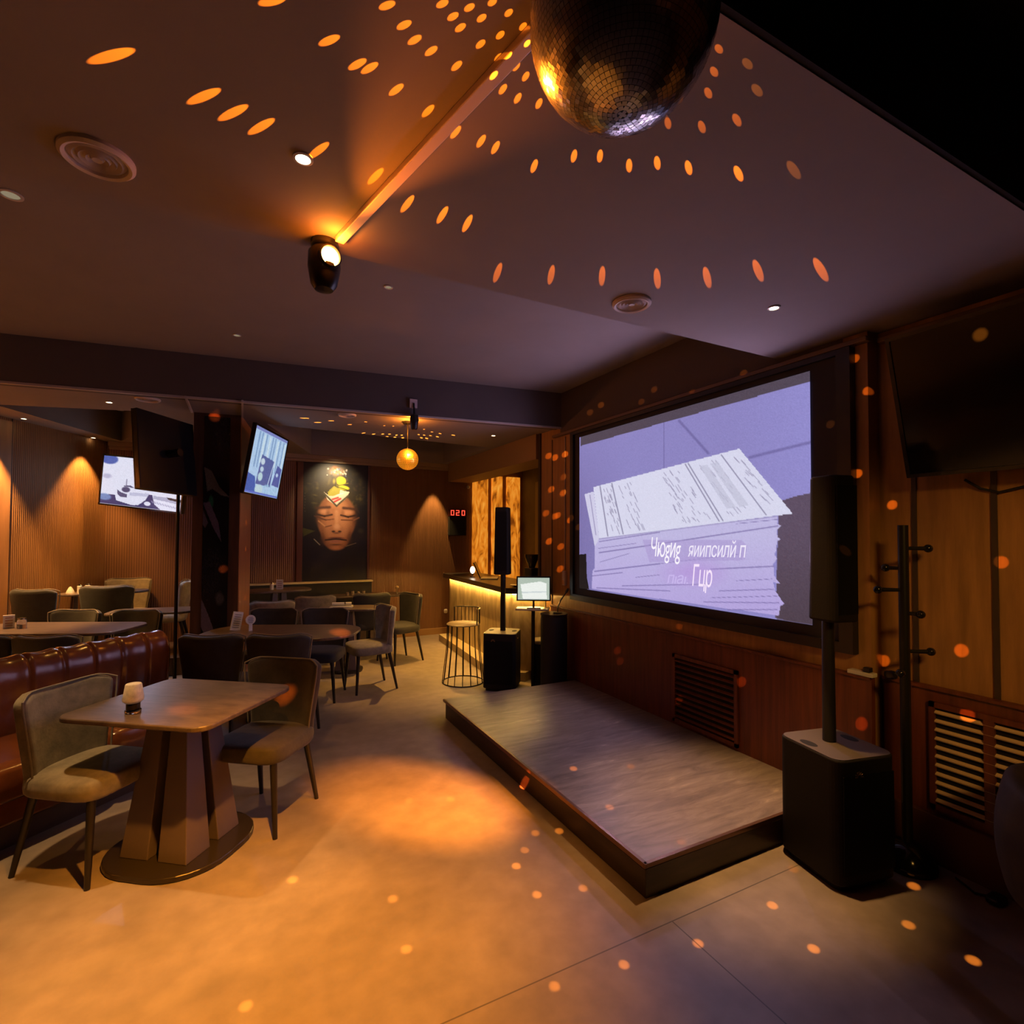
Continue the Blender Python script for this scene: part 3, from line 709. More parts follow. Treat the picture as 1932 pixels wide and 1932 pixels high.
# ================================================================ COAT RACK
cr = thing('coat_rack', (2.915, 1.42, 0), 'black pole coat rack with ball-tipped pegs beside the right loudspeaker', 'coat rack')
MB().lathe([(.001, 0), (.118, 0), (.12, .02), (.112, .04), (.092, .075), (.06, .105), (.02, .118), (.001, .12)], seg=36).build('base', mat('glossy black base', (.012, .011, .01), .12), cr, smooth=True)
MB().cyl((0, 0, .11), (0, 0, 1.66), .0225, None, 16).build('pole', black_metal, cr, smooth=True)
right = Vector((.83, -.55, 0)); away = Vector((.55, .83, 0))
for z, k in ((1.545, right*.115), (1.445, -right*.05+away*.06), (1.339, -right*.12), (1.226, right*.045-away*.05), (1.038, right*.12), (.941, -right*.05-away*.05)):
    pg = MB().tube([(0, 0, z), tuple(k*.85+Vector((0, 0, z)))], [.008, .011], 10).build('peg', black_metal, cr, smooth=True)
    MB().superell(tuple(k+Vector((0, 0, z))), (.02, .02, .02), 1, 1, 10, 16).build('ball_tip', mat('black ball', (.01, .01, .01), .12), pg, smooth=True)

# ================================================================ VENT GRILLES
def vent(x, ya, yb, za, zb, n, stiles, label, m_slat):
    t = thing('vent_grille', (x, (ya+yb)/2, za), label, 'vent', 'slatted wall vents')
    yl, yh, H = ya-(ya+yb)/2, yb-(ya+yb)/2, zb-za
    MB().box2((-.004, yl, 0), (-.001, yh, H)).build('backing', mat('vent dark backing', (.004, .004, .004), .9), t)
    f = MB(); b = .025
    f.box2((-.02, yl, 0), (-.003, yl+b, H)).box2((-.02, yh-b, 0), (-.003, yh, H)).box2((-.02, yl, 0), (-.003, yh, b)).box2((-.02, yl, H-b), (-.003, yh, H))
    for s in stiles: f.box2((-.022, s-.02, b), (-.003, s+.02, H-b))
    f.build('frame', maho, t)
    sl = MB()
    for k in range(n):
        z = b+(H-2*b)*(k+.5)/n; sl.box((-.012, (yl+yh)/2, z), (.02, yh-yl-2*b, .007), M=Matrix.Rotation(-.45, 3, 'Y'))
    sl.build('slats', m_slat, t); return t
vent(XR-.03, 2.44, 3.03, .19, .70, 11, [], 'slatted wall vent behind the stage under the screen', maho)
vent(XR2-.03, .58, 1.385, .262, .785, 11, [.165, -.02], 'slatted wall vent with pale slats near the coat rack', mat('pale vent slats', (.75, .56, .33), .45))

# ================================================================ SMALL THINGS ON THE RIGHT
ad = thing('power_strip', (2.974, 1.675, .857), 'white power strip lying on the wall ledge right of the screen', 'power strip')
MB().box((0, -.02, .012), (.05, .13, .022)).build('body', white_plastic, ad, bevel=.004)
MB().box((0, -.05, .036), (.034, .034, .026)).build('plug', black_gloss, ad, bevel=.004)
tag(MB().superell((0, 0, .0), (.018, .03, .022), .6, .6).build('door_stop', black_gloss, loc=(3.035, 1.545, .879), smooth=True), 'small black rubber knob resting on the wall ledge beside the coat rack', 'knob')
pd = thing('foot_switch', (2.965, 1.10, 0), 'small black foot switch with cable on the floor by the skirting', 'foot switch')
MB().superell((0, 0, .014), (.045, .03, .015), .5, .6).build('body', black_gloss, pd, smooth=True)
MB().tube([(0, .02, .012), (-.02, .07, .006), (.01, .12, .006), (.03, .16, .006)], .005, 8).build('cable', black_mat, pd, smooth=True)
arm = thing('tub_chair', (2.70, .655, 0), 'dark brown tub chair cut off by the right edge of the picture', 'armchair')
tub_m = mat('dark umber velvet', (.028, .018, .011), .8, noise=(10, .3), bump=(60, .12))
def tub(a, b):
    q = math.radians(-25+230*a); r = .26+.035*math.sin(PI*b); return Vector((r*math.cos(q)*1.0, r*math.sin(q), .28+.43*b*(.85+.15*math.sin(q))))
MB().grid(tub, 28, 10).build('shell', tub_m, arm, smooth=True, mods=[('SOLIDIFY', dict(thickness=.07, offset=0)), ('BEVEL', dict(width=.025, segments=3, limit_method='ANGLE', angle_limit=.8))])
MB().superell((0, -.03, .40), (.225, .225, .06), .5, .7).build('seat', tub_m, arm, smooth=True)
MB().lathe([(.24, .22), (.26, .25), (.24, .36)], seg=32).build('seat_base', tub_m, arm, smooth=True)
for sx in (-1, 1):
    for sy in (-1, 1): MB().cyl((sx*.13, sy*.13, .24), (sx*.17, sy*.17, 0), .018, .012, 12).build('leg', leg_m, arm, smooth=True)
tag(MB().tube([on_x(1820, 905, XR2-.03), on_x(1850, 922, XR2-.01), on_x(1885, 929, XR2-.01), on_x(1932, 918, XR2-.01), on_x(1990, 890, XR2-.01), on_x(2040, 850, XR2-.02)], .006, 8).build('television_cable', black_mat, smooth=True), 'thin black cable sagging on the veneer wall below the large television', 'cable')
# ================================================================ BAR COUNTER
onyx_front, _nt, _b = new_mat('veined gold stone front')
def vein(m, nt, b, c0, c1, c2, rot, scale, emit=0.):
    N, L = nt.nodes.new, nt.links.new
    tc = N('ShaderNodeTexCoord'); mp = N('ShaderNodeMapping'); mp.inputs['Scale'].default_value = scale; mp.inputs['Rotation'].default_value = rot
    L(tc.outputs['Object'], mp.inputs['Vector'])
    n = N('ShaderNodeTexNoise'); n.inputs['Scale'].default_value = 1.6; n.inputs['Detail'].default_value = 7; n.inputs['Distortion'].default_value = 1.6
    L(mp.outputs[0], n.inputs['Vector'])
    r = N('ShaderNodeValToRGB'); e = r.color_ramp.elements
    e[0].position = .32; e[0].color = (*c0, 1); e[1].position = .72; e[1].color = (*c2, 1); k = e.new(.5); k.color = (*c1, 1)
    L(n.outputs['Fac'], r.inputs['Fac']); L(r.outputs['Color'], b.inputs['Base Color']); b.inputs['Roughness'].default_value = .35
    if emit: L(r.outputs['Color'], b.inputs['Emission Color']); b.inputs['Emission Strength'].default_value = emit
vein(onyx_front, _nt, _b, (.32, .23, .11), (.52, .40, .21), (.78, .64, .38), (.35, .3, 0), (3.0, 3.0, 1.0))
onyx_lit, _nt, _b = new_mat('backlit amber onyx')
vein(onyx_lit, _nt, _b, (.20, .045, .003), (.78, .22, .012), (1.0, .42, .05), (.2, .25, 0), (5, 5, 1.6), .85)
bar = thing('bar_counter', (2.9, 6.0, 0), 'bar counter with glowing gold stone front at the far right', 'bar counter')
def W2(p): return (p[0]-2.9, p[1]-6.0)
top = [W2(p) for p in ((2.60, 5.20), (2.75, 7.66), (3.30, 7.66), (3.30, 5.45), (2.99, 5.10), (2.985, 4.86))]
MB().prism(top, .955, 1.02).build('worktop', mat('dark stone worktop', (.035, .026, .02), .3), bar, bevel=.005)
body = [W2(p) for p in ((2.70, 5.24), (2.84, 7.60), (3.24, 7.60), (3.24, 5.50), (2.995, 5.16), (2.99, 4.99))]
MB().prism(body, .10, .955).build('front_panel', onyx_front, bar)
pl_ = [W2(p) for p in ((2.50, 5.32), (2.68, 7.62), (3.25, 7.62), (3.25, 5.6), (3.0, 5.2), (2.78, 5.06))]
MB().prism(pl_, 0, .10).build('plinth', mat('pale stone step', (.40, .31, .19), .45), bar, bevel=.004)
led_m = emission('warm led strip', (1.0, .56, .13), 230)
MB().tube([(*W2((2.680, 5.27)), .949), (*W2((2.818, 7.58)), .949)], .005, 6).build('led_strip', led_m, bar)
MB().tube([(*W2((2.690, 5.215)), .949), (*W2((2.965, 4.985)), .949)], .005, 6).build('led_strip', led_m, bar)
# backlit onyx behind the bar
for k, (a, b, lab) in enumerate(((893, 921, 'backlit amber onyx panel nearest the digital clock, behind the bar'), (929, 948, 'narrow middle panel of backlit amber onyx behind the bar'), (957, 981, 'backlit amber onyx panel furthest from the digital clock, behind the bar'))):
    p, q_ = on_y(a, 893, YBACK-.05), on_y(b, 893, YBACK-.05)
    tag(MB().box2((p.x, YBACK-.06, 0), (q_.x, YBACK-.002, 2.62)).build('onyx_panel', onyx_lit, bevel=.004), lab, 'backlit panel', 'backlit onyx panels')
# things on the counter
lp = thing('laptop', (2.97, 6.42, 1.02), 'open black laptop on the bar counter', 'laptop', None, math.radians(62))
MB().box((0, 0, .009), (.33, .23, .016)).build('base', mat('silver laptop base', (.35, .33, .30), .35, metal=.6), lp, bevel=.003)
lidm = Matrix.Rotation(math.radians(-24), 3, 'X')
MB().box((0, .16, .115), (.33, .012, .23), M=lidm).build('lid', black_gloss, lp, bevel=.004)
MB().box((0, .152, .115), (.305, .003, .20), M=lidm).build('screen', mat('dark laptop screen', (.01, .01, .011), .2), lp)
gl = thing('globe_lamp', (2.86, 6.75, 1.02), 'small glowing globe lamp on the bar counter left of the laptop', 'lamp')
MB().lathe([(.035, 0), (.035, .012), (.012, .02), (.012, .05)], seg=20).build('base', chrome, gl, smooth=True)
MB().superell((0, 0, .10), (.034, .034, .05), 1, 1, 14, 20).build('globe', emission('warm lamp globe', (1, .86, .62), 6), gl, smooth=True)
tag(MB().lathe([(.03, 0), (.05, .004), (.085, .016), (.088, .02), (.05, .009), (.001, .007)], seg=32).build('glint_disc', mat('reflected light cream', (.7, .6, .42), .25), loc=(2.80, 5.30, 1.02), smooth=True), 'cream saucer put in for reflected onyx light on the bar counter', 'glint_disc')  # disc put in for the onyx light reflected on the worktop
cg = thing('coffee_grinder', (3.06, 5.42, 1.02), 'black coffee grinder standing on the bar counter behind the monitor', 'coffee grinder')
MB().prism(rrect(.13, .17, .03), 0, .2).build('body', black_gloss, cg, bevel=.008)
MB().lathe([(.035, .2), (.045, .23), (.085, .33), (.085, .36), (.001, .365)], seg=24).build('hopper', mat('smoked hopper', (.03, .025, .02), .1), cg, smooth=True)
MB().tube([(0, -.085, .12), (0, -.15, .115)], .012, 10).build('spout', chrome, cg)
# bar stool of thin rods
wire_m = mat('thin black rods', (.02, .016, .012), .4, metal=.4)
bs = thing('bar_stool', (2.17, 5.37, 0), 'black wire bar stool with rod back in front of the bar step', 'bar stool', None, face_to((-.75, -.3)))
RS = .185
MB().lathe([(.001, .622), (RS-.012, .622), (RS, .632), (RS-.012, .642), (.001, .644)], seg=32).build('seat', mat('stool seat', (.22, .16, .09), .5), bs, smooth=True)
rods = MB()
for k in range(16):
    a = 2*PI*k/16; rods.tube([(RS*.94*math.cos(a), RS*.94*math.sin(a), .63), (RS*1.0*math.cos(a), RS*1.0*math.sin(a), .35), (RS*1.22*math.cos(a), RS*1.22*math.sin(a), .008)], .0045, 6)
rods.build('rods', wire_m, bs)
MB().tube([(RS*1.22*math.cos(2*PI*k/32), RS*1.22*math.sin(2*PI*k/32), .006) for k in range(32)], .006, 6, closed=True).build('floor_ring', wire_m, bs)
arc = [(RS*.98*math.cos(a), RS*.98*math.sin(a)) for a in [math.radians(10+160*k/12) for k in range(13)]]
bk = MB().tube([(arc[0][0], arc[0][1], .635)]+[(x, y, .80) for x, y in arc]+[(arc[-1][0], arc[-1][1], .635)], .007, 8)
for x, y in arc[1:-1]: bk.tube([(x, y, .635), (x, y, .80)], .004, 6)
bk.build('back_rail', wire_m, bs, smooth=True)
# monitor table, round stool, black drum
mt = thing('side_table', (2.68, 4.73, 0), 'narrow side table with pale top under the small monitor', 'side table', None, math.radians(-35))
MB().box((0, 0, .845), (.34, .18, .02)).build('tabletop', mat('pale oak top', (.55, .42, .24), .4), mt, bevel=.004)
MB().cyl((0, .06, .01), (0, .06, .835), .02, None, 14).build('post', black_metal, mt)
MB().box((0, .05, .006), (.12, .12, .012)).build('foot', black_metal, mt)
mo = thing('monitor', (2.68, 4.71, .855), 'small lit monitor on the narrow side table by the bar', 'monitor', None, math.radians(-29))
MB().box((0, 0, .20), (.355, .022, .255)).build('housing', black_gloss, mo, bevel=.004)
MB().box((0, .02, .05), (.022, .016, .10)).build('stand', black_gloss, mo)
MB().box((0, .01, .004), (.14, .10, .008)).build('foot', black_gloss, mo, bevel=.002)
def pic_mon(s, t):
    c = Canvas(s*100, t*72, (176, 190, 176)); c.poly([(8, 22), (70, 12), (90, 18), (92, 70), (16, 70)], (236, 240, 234)); c.poly([(12, 46), (90, 44), (90, 48), (14, 51)], (206, 214, 214)); c.noise(.01); return c.c
s_, t_ = np.meshgrid(np.linspace(0, 1, 60), np.linspace(0, 1, 44), indexing='ij')
picture_mesh('screen', picture_mat('monitor picture', 1.0), np.stack([(s_-.5)*.325, np.full_like(s_, -.0125), .20+(.5-t_)*.225], -1), pic_mon(s_, t_), mo)
dr = thing('drum_stand', (2.815, 4.53, 0), 'black drum-shaped stand against the wall at the end of the stage', 'stand')
MB().lathe([(.13, 0), (.135, .02), (.135, .76), (.130, .80)], seg=36).build('drum', mat('matte black drum', (.010, .010, .010), .6), dr, smooth=True)
MB().lathe([(.001, .80), (.138, .80), (.138, .818), (.001, .82)], seg=36).build('drum_top', black_gloss, dr, smooth=True)
mc = thing('microphone_stand', (2.84, 4.50, .82), 'short black desk microphone stand on the black drum', 'microphone')
MB().lathe([(.045, 0), (.045, .008), (.008, .014)], seg=20).build('base', black_metal, mc, smooth=True)
MB().tube([(0, 0, .01), (0, 0, .06), (.03, -.01, .13), (.075, -.03, .20)], .006, 8).build('gooseneck', black_metal, mc, smooth=True)
MB().superell((.088, -.035, .225), (.014, .014, .03), 1, 1, 10, 14, M=aim((.5, -.2, 1))).build('microphone_head', mat('microphone mesh', (.06, .055, .05), .4, metal=.6), mc, smooth=True)
rs_ = thing('round_stool', (2.855, 4.86, 0), 'low round stool with pale seat under the narrow side table', 'stool')
MB().superell((0, 0, .475), (.10, .10, .032), .6, 1, 10, 28).build('seat', velvet_beige, rs_, smooth=True)
MB().lathe([(.085, .0), (.09, .02), (.088, .43), (.092, .455)], seg=28).build('base', black_mat, rs_, smooth=True)
ic = thing('intercom', (2.985, 4.60, 1.09), 'pale wall intercom hanging beside the left edge of the projection screen', 'intercom')
MB().box((0, 0, .07), (.03, .05, .15)).build('body', mat('pale intercom', (.62, .55, .50), .4), ic, bevel=.006)
MB().box((-.017, 0, .03), (.004, .03, .04)).build('window', mat('amber window', (.7, .4, .2), .3), ic)
tag(MB().tube([(2.992, 4.60, 1.25), (2.992, 4.60, 2.64)], .006, 8).build('wall_cable', mat('grey cable', (.35, .3, .28), .5)), 'thin pale cable running down the wall to the intercom', 'cable')

# ================================================================ PORTRAIT POSTER
def poster_picture(s, t):
    X, Y = s*925+130, t*1840+50
    c = Canvas(X, Y, (13, 10, 9))
    rg = np.random.default_rng(5)
    for _ in range(60):
        a = rg.random()*2*PI; r = 1+.35*rg.random(); c.blob((600+330*r*math.cos(a), 420+330*r*math.sin(a)), 40+50*rg.random(), 20+30*rg.random(), [(44, 38, 16), (58, 50, 20), (36, 34, 22), (28, 22, 14)][rg.integers(4)], .55, .9, rg.random()*3)
    c.blob((560, 320), 220, 190, (78, 66, 34), .8, .7)
    c.blob((600, 150), 170, 110, (206, 170, 128), .9, .7); c.blob((570, 100), 60, 40, (200, 110, 40), .9, .8)
    for k in range(34): c.blob((460+280*rg.random(), 110+120*rg.random()), 10+18*rg.random(), 8+12*rg.random(), [(96, 130, 190), (230, 226, 220), (190, 150, 110), (240, 236, 230), (120, 100, 90)][rg.integers(5)], .85, .6, rg.random()*3)
    # hair mass, face
    c.blob((600, 560), 430, 330, (50, 42, 22), .85, .5)
    for _ in range(70):
        a = rg.random()*2*PI; r = .75+.5*rg.random(); c.blob((600+380*r*math.cos(a), 520+270*r*math.sin(a)), 30+45*rg.random(), 14+22*rg.random(), [(70, 60, 26), (30, 26, 14), (92, 80, 36), (20, 16, 10), (60, 40, 26)][rg.integers(5)], .6, .8, rg.random()*3)
    c.blob((605, 880), 300, 400, (134, 84, 54), 1, .10); c.blob((600, 1120), 232, 270, (128, 80, 50), 1, .12)
    c.blob((605, 880), 262, 360, (176, 116, 78), .9, .45); c.blob((600, 1120), 195, 240, (178, 118, 78), .9, .45)
    c.blob((690, 900), 150, 280, (202, 140, 98), .7, .8); c.blob((500, 930), 120, 240, (190, 128, 88), .6, .8); c.blob((610, 660), 170, 90, (204, 142, 96), .7, .8)
    c.blob((330, 860), 60, 210, (70, 42, 28), .75, .9); c.blob((885, 860), 60, 230, (64, 38, 26), .75, .9); c.blob((400, 1230), 60, 140, (70, 42, 28), .7, .9); c.blob((800, 1220), 60, 150, (64, 38, 26), .7, .9)
    for sx, ex, ey in ((-1, 430, 790), (1, 770, 795)):
        c.line((ex-sx*70, ey-78), (ex+sx*110, ey-62), 24, (66, 38, 26), .85); c.blob((ex, ey-10), 110, 56, (212, 150, 110), .85, .7)
        c.line((ex-105, ey+34), (ex, ey+60), 15, (44, 25, 18), .95); c.line((ex, ey+60), (ex+105, ey+34), 15, (44, 25, 18), .95)
        c.line((ex-90, ey+108), (ex+80, ey+112), 13, (126, 78, 52), .7)
    c.blob((480, 800), 46, 80, (110, 68, 46), .6, .9); c.blob((690, 800), 40, 80, (120, 76, 50), .5, .9)
    c.line((290, 850), (450, 908), 12, (84, 48, 32), .9); c.line((450, 908), (560, 892), 10, (104, 62, 40), .8); c.line((670, 902), (850, 905), 10, (104, 62, 40), .8); c.line((850, 905), (930, 862), 12, (140, 88, 58), .8)
    c.line((350, 925), (440, 1003), 13, (204, 146, 100), .8); c.line((445, 1012), (530, 990), 10, (92, 56, 36), .8)
    c.line((600, 780), (606, 1000), 34, (216, 160, 120), .6); c.blob((606, 1015), 66, 62, (214, 158, 122), .85, .6)
    c.blob((520, 1045), 34, 44, (176, 118, 84), .8, .7); c.blob((690, 1045), 34, 44, (176, 118, 84), .8, .7)
    c.blob((560, 1082), 34, 20, (52, 30, 24), .95, .6); c.blob((650, 1082), 34, 20, (52, 30, 24), .95, .6); c.blob((605, 1105), 70, 18, (92, 56, 44), .8, .8)
    c.blob((600, 1186), 150, 26, (96, 52, 42), .9, .6); c.line((450, 1212), (600, 1198), 13, (36, 18, 15)); c.line((600, 1198), (745, 1214), 13, (36, 18, 15)); c.blob((600, 1236), 105, 32, (158, 98, 82), .95, .5); c.blob((600, 1284), 110, 18, (72, 42, 30), .8, .8)
    c.blob((600, 1335), 130, 46, (188, 122, 78), .8, .8)
    # headscarf and leaf
    c.poly([(420, 480), (470, 520), (560, 400), (700, 450), (785, 465), (740, 570), (600, 695), (470, 600)], (214, 206, 190)); c.line((420, 500), (600, 690), 14, (60, 56, 40)); c.line((600, 690), (770, 520), 14, (70, 64, 46))
    c.line((540, 590), (620, 560), 14, (190, 50, 52)); c.line((570, 625), (655, 575), 15, (196, 44, 50)); c.line((600, 520), (690, 490), 12, (236, 224, 224))
    for k in range(9): c.blob((470+20*k if k < 5 else 640+25*(k-5), 560+18*k if k < 5 else 640-22*(k-5)), 11, 9, (50, 46, 34), .9, .4)
    c.poly([(480, 540), (470, 480), (560, 380), (650, 430), (640, 500), (540, 540)], (156, 150, 44), .9)
    c.blob((660, 300), 82, 76, (232, 226, 30), 1, .25); c.blob((700, 405), 98, 42, (204, 196, 44), 1, .3, .1); c.line((590, 390), (770, 440), 8, (70, 64, 20)); c.line((585, 250), (600, 370), 9, (90, 84, 20)); c.line((600, 380), (760, 330), 9, (110, 104, 24))
    c.blob((560, 310), 26, 60, (150, 140, 40), .9, .7)
    # green collar leaves, dark clothes
    c.poly([(130, 1030), (300, 1075), (140, 1160)], (62, 64, 16)); c.blob((960, 1070), 70, 60, (52, 48, 22), .9, .7)
    c.line((290, 1200), (370, 1285), 8, (150, 144, 130)); c.line((740, 1310), (890, 1260), 6, (130, 116, 90))
    c.blob((300, 1600), 160, 120, (32, 22, 12), .8, .9); c.blob((700, 1640), 160, 110, (30, 18, 16), .8, .9); c.ramp(lambda x, y: np.clip((y-1780)/100, 0, 1)*.6, (60, 48, 24))
    for k in range(7): c.blob((150+10*rg.random(), 510+45*k), 12, 9, (110, 106, 92), .6, .7)
    c.noise(.012); return c.c
po = thing('portrait_poster', (1.21, YBACK, .86), 'tall dark portrait poster of a face with closed eyes and bright headdress', 'poster')
MB().box2((-.50, -.03, 0), (.50, -.002, 1.80)).build('backing_board', black_mat, po)
MB().box2((-.52, -.045, 0), (-.44, -.028, 1.80)).box2((.48, -.045, 0), (.515, -.028, 1.80)).build('side_moulding', mat('dark red moulding', (.10, .035, .02), .4), po, bevel=.004)
s_, t_ = np.meshgrid(np.linspace(0, 1, 150), np.linspace(0, 1, 290), indexing='ij')
picture_mesh('print', print_mat('poster print', .45), np.stack([-.44+s_*.92, np.full_like(s_, -.032), 1.79-t_*1.78], -1), poster_picture(s_, t_), po)

# ================================================================ CLOCK, CAMERAS ON THE BACK WALL
ck = thing('digital_clock', (3.15, YBACK, 1.60), 'red digital clock above a black box on the ribbed back wall', 'clock')
MB().box2((-.15, -.07, 0), (.15, -.002, .31)).build('box', black_mat, ck, bevel=.006)
MB().box2((-.15, -.08, .312), (.15, -.002, .43)).build('housing', mat('dark red clock housing', (.05, .006, .006), .3), ck, bevel=.006)
dg = MB(); SEG = {'0': 'abcdef', '2': 'abged'}
def seg7(ch, x, z, w, h):
    g = {'a': ((x, z+h), (x+w, z+h)), 'd': ((x, z), (x+w, z)), 'g': ((x, z+h/2), (x+w, z+h/2)), 'f': ((x, z+h/2), (x, z+h)), 'b': ((x+w, z+h/2), (x+w, z+h)), 'e': ((x, z), (x, z+h/2)), 'c': ((x+w, z), (x+w, z+h/2))}
    for k in SEG[ch]:
        (a, b), (c_, d) = g[k]; dg.box2((min(a, c_)-.006, -.086, min(b, d)-.006), (max(a, c_)+.006, -.079, max(b, d)+.006))
seg7('0', -.12, .335, .045, .075); seg7('2', -.03, .335, .045, .075); seg7('0', .07, .335, .045, .075)
dg.build('digits', emission('red digits', (1, .06, .03), 2.2), ck)
for px, py, lab in ((863, 887, 'white dome camera under the cornice above the digital clock, the left one'), (887, 891, 'white dome camera under the cornice nearest the onyx panels'), (884, 919, 'small white dome camera lower on the back wall, below the other two')):
    p = on_y(px, py, YBACK-.04); r = .042 if py < 900 else .03
    d_ = thing('dome_camera', (p.x, YBACK, p.z), lab, 'security camera', 'dome cameras on the back wall')
    MB().superell((0, -r*.9, 0), (r, r, r), 1, 1, 12, 18).build('dome', white_plastic, d_, smooth=True)
    MB().cyl((0, -.002, 0), (0, -r*.9, 0), r*.6, None, 14).build('bracket', white_plastic, d_)
tag(MB().superell((0, 0, 0), (.03, .02, .035), .7, .7).build('wall_sensor', white_plastic, loc=tuple(on_y(841, 1153, YBACK-.012)), smooth=True), 'small white sensor low on the back wall next to the bar counter', 'sensor')
# ================================================================ ON THE TABLES
frost = mat('frosted lamp shade', (.78, .68, .55), .5, emit=((1, .78, .55), .02), noise=(30, .25))
lamp = thing('candle_lamp', (-.455, 3.085, .745), 'small glass candle lamp with frosted shade on the nearest table', 'candle lamp')
MB().lathe([(.030, 0), (.033, .004), (.034, .012), (.030, .016)], seg=28).build('glass_foot', mat('clear glass', (.9, .88, .85), .05, alpha_trans=1.), lamp, smooth=True)
MB().lathe([(.027, .016), (.029, .02), (.029, .044), (.026, .047)], seg=28).build('metal_cup', mat('dark cup', (.05, .035, .02), .15, metal=.6), lamp, smooth=True)
MB().lathe([(.030, .047), (.043, .058), (.044, .064), (.034, .132), (.031, .137), (.001, .138)], seg=32).build('shade', frost, lamp, smooth=True)
card_m = mat('white card', (.66, .64, .68), .5)
def card_print(P0, P1, z0, z1, n, parent, y):
    mb = MB()
    for k in range(n):
        z = z0+(z1-z0)*(k+.5)/n; mb.box2((P0+.004, y-.0012, z-.0022), (P1-.004-.006*(k % 3), y-.0004, z+.0022))
    mb.build('printed_lines', mat('grey print', (.18, .17, .2), .6), parent)
tc_ = thing('paper_card', (-.035, 5.30, .745), 'leaning white printed card on the oval-ended table, the taller of two', 'card', 'paper cards on tables', .35)
MB().box((0, 0, .082), (.085, .012, .165), M=Matrix.Rotation(.18, 3, 'Y')).build('card', card_m, tc_)
pm = MB()
for k in range(7): pm.box((-.012+.004*k-.0, -.0075, .03+.018*k), (.055, .002, .005), M=Matrix.Rotation(.18, 3, 'Y'))
pm.build('printed_lines', mat('grey print', (.18, .17, .2), .6), tc_)
fc = thing('paper_card', (.075, 5.22, .745), 'round-topped white printed card on the oval-ended table', 'card', 'paper cards on tables', .3)
MB().box((0, 0, .03), (.03, .01, .06)).build('stem', card_m, fc)
MB().lathe([(.001, -.004), (.042, -.004), (.042, .004), (.001, .004)], (0, 0, .098), 24, Matrix.Rotation(PI/2, 3, 'X')).build('round_card', card_m, fc)
pm = MB()
for k in range(4): pm.box((0, -.006, .075+.015*k), (.05-.01*abs(k-1.5), .003, .004))
pm.build('printed_lines', mat('grey print', (.18, .17, .2), .6), fc)
def shaker(loc, label, m=white_plastic, r=.018, h=.075):
    t = thing('shaker', loc, label, 'shaker', 'table shakers')
    MB().lathe([(r, 0), (r, h*.75), (r*.8, h*.8)], seg=18).build('body', m, t, smooth=True)
    MB().lathe([(r*.82, h*.8), (r*.8, h*.95), (.001, h)], seg=18).build('cap', chrome, t, smooth=True)
shaker((-1.60, 7.38, .945), 'left white shaker on the small table against the ribbed wall', h=.10, r=.022)
shaker((-1.535, 7.40, .945), 'right white shaker on the small table against the ribbed wall', h=.105, r=.024)
nf = thing('napkin_fold', (-1.69, 7.42, .945), 'white folded napkin cone left of the shakers by the ribbed wall', 'napkin')
MB().lathe([(.04, 0), (.035, .02), (.012, .065), (.001, .07)], seg=7).build('cone', mat('white linen', (.7, .66, .6), .8), nf)
def menu_card(loc, rz, label, w=.07, h=.11):
    t = thing('menu_card', loc, label, 'card', 'menu cards on tables', rz)
    MB().box((0, 0, h/2), (w, .012, h), M=Matrix.Rotation(.08, 3, 'X')).build('card', card_m, t)
    pm = MB()
    for k in range(4): pm.box((0, -.008+(.5-(k+.5)/4)*.0, h*(.2+.2*k)), (w*.65, .003, .007), M=Matrix.Rotation(.08, 3, 'X'))
    pm.build('printed_lines', mat('rust print', (.35, .16, .12), .6), t)
menu_card((-1.80, 6.08, .775), .35, 'white printed menu card at the left frame edge, behind the banquette', .075, .115)
gj = thing('glass_jar', (-1.70, 6.03, .775), 'small clear glass jar right of the menu card behind the banquette', 'jar')
MB().lathe([(.03, 0), (.034, .006), (.034, .07), (.028, .08)], seg=24).build('jar', mat('clear jar glass', (.85, .85, .88), .06, alpha_trans=.9), gj, smooth=True)
MB().lathe([(.029, .08), (.029, .092), (.001, .094)], seg=24).build('lid', chrome, gj, smooth=True)
menu_card((.43, 7.28, .905), -.2, 'upright white menu card on the tall round-ended table', .08, .125)
shaker((.34, 7.30, .905), 'white shaker left of the upright menu card on the tall table', h=.09, r=.024)
# far table
for k, (x, lab) in enumerate(((1.30, 'glass salt shaker at the left of the small items below the portrait'), (1.37, 'second of the small glass shakers below the portrait'), (1.45, 'third of the small glass shakers below the portrait'), (1.52, 'glass pepper shaker at the right of the small items below the portrait'))):
    shaker((x, 7.48, .765), lab, mat('cloudy shaker', (.45, .36, .22), .2), .022, .055+.012*(k % 2))
fl = thing('flower_holder', (1.98, 7.44, .765), 'small pale bud in a thin holder at the right end of the far table', 'ornament')
MB().cyl((0, 0, 0), (0, 0, .07), .01, .006, 10).build('holder', chrome, fl); MB().superell((0, 0, .09), (.028, .028, .024), 1, 1, 10, 16).build('bud', mat('pale bud', (.7, .5, .25), .5), fl, smooth=True)
nr = thing('napkin_roll', (1.07, 6.46, .763), 'white rolled napkin on the small table behind the oval-ended table', 'napkin', None, -.25)
MB().cyl((-.12, 0, .02), (.10, 0, .02), .02, None, 16).build('roll', mat('cream linen', (.72, .66, .5), .8), nr, smooth=True)
MB().cyl((.02, 0, .02), (.035, 0, .02), .0215, None, 16).build('ring', chrome, nr, smooth=True)
for k in range(3):
    tag(MB().box((0, 0, 0), (.26-.02*k, .17, .005)).build('menu', mat('pale menu cover', (.5, .47, .4), .5), loc=(1.05+.01*k, 6.44, .7478+.0056*k), rz=-.3+.05*k), ['pale menu at the bottom of the stack under the napkin roll', 'pale menu in the middle of the stack under the napkin roll', 'pale menu on top of the stack under the napkin roll'][k], 'menu', 'stacked menus')
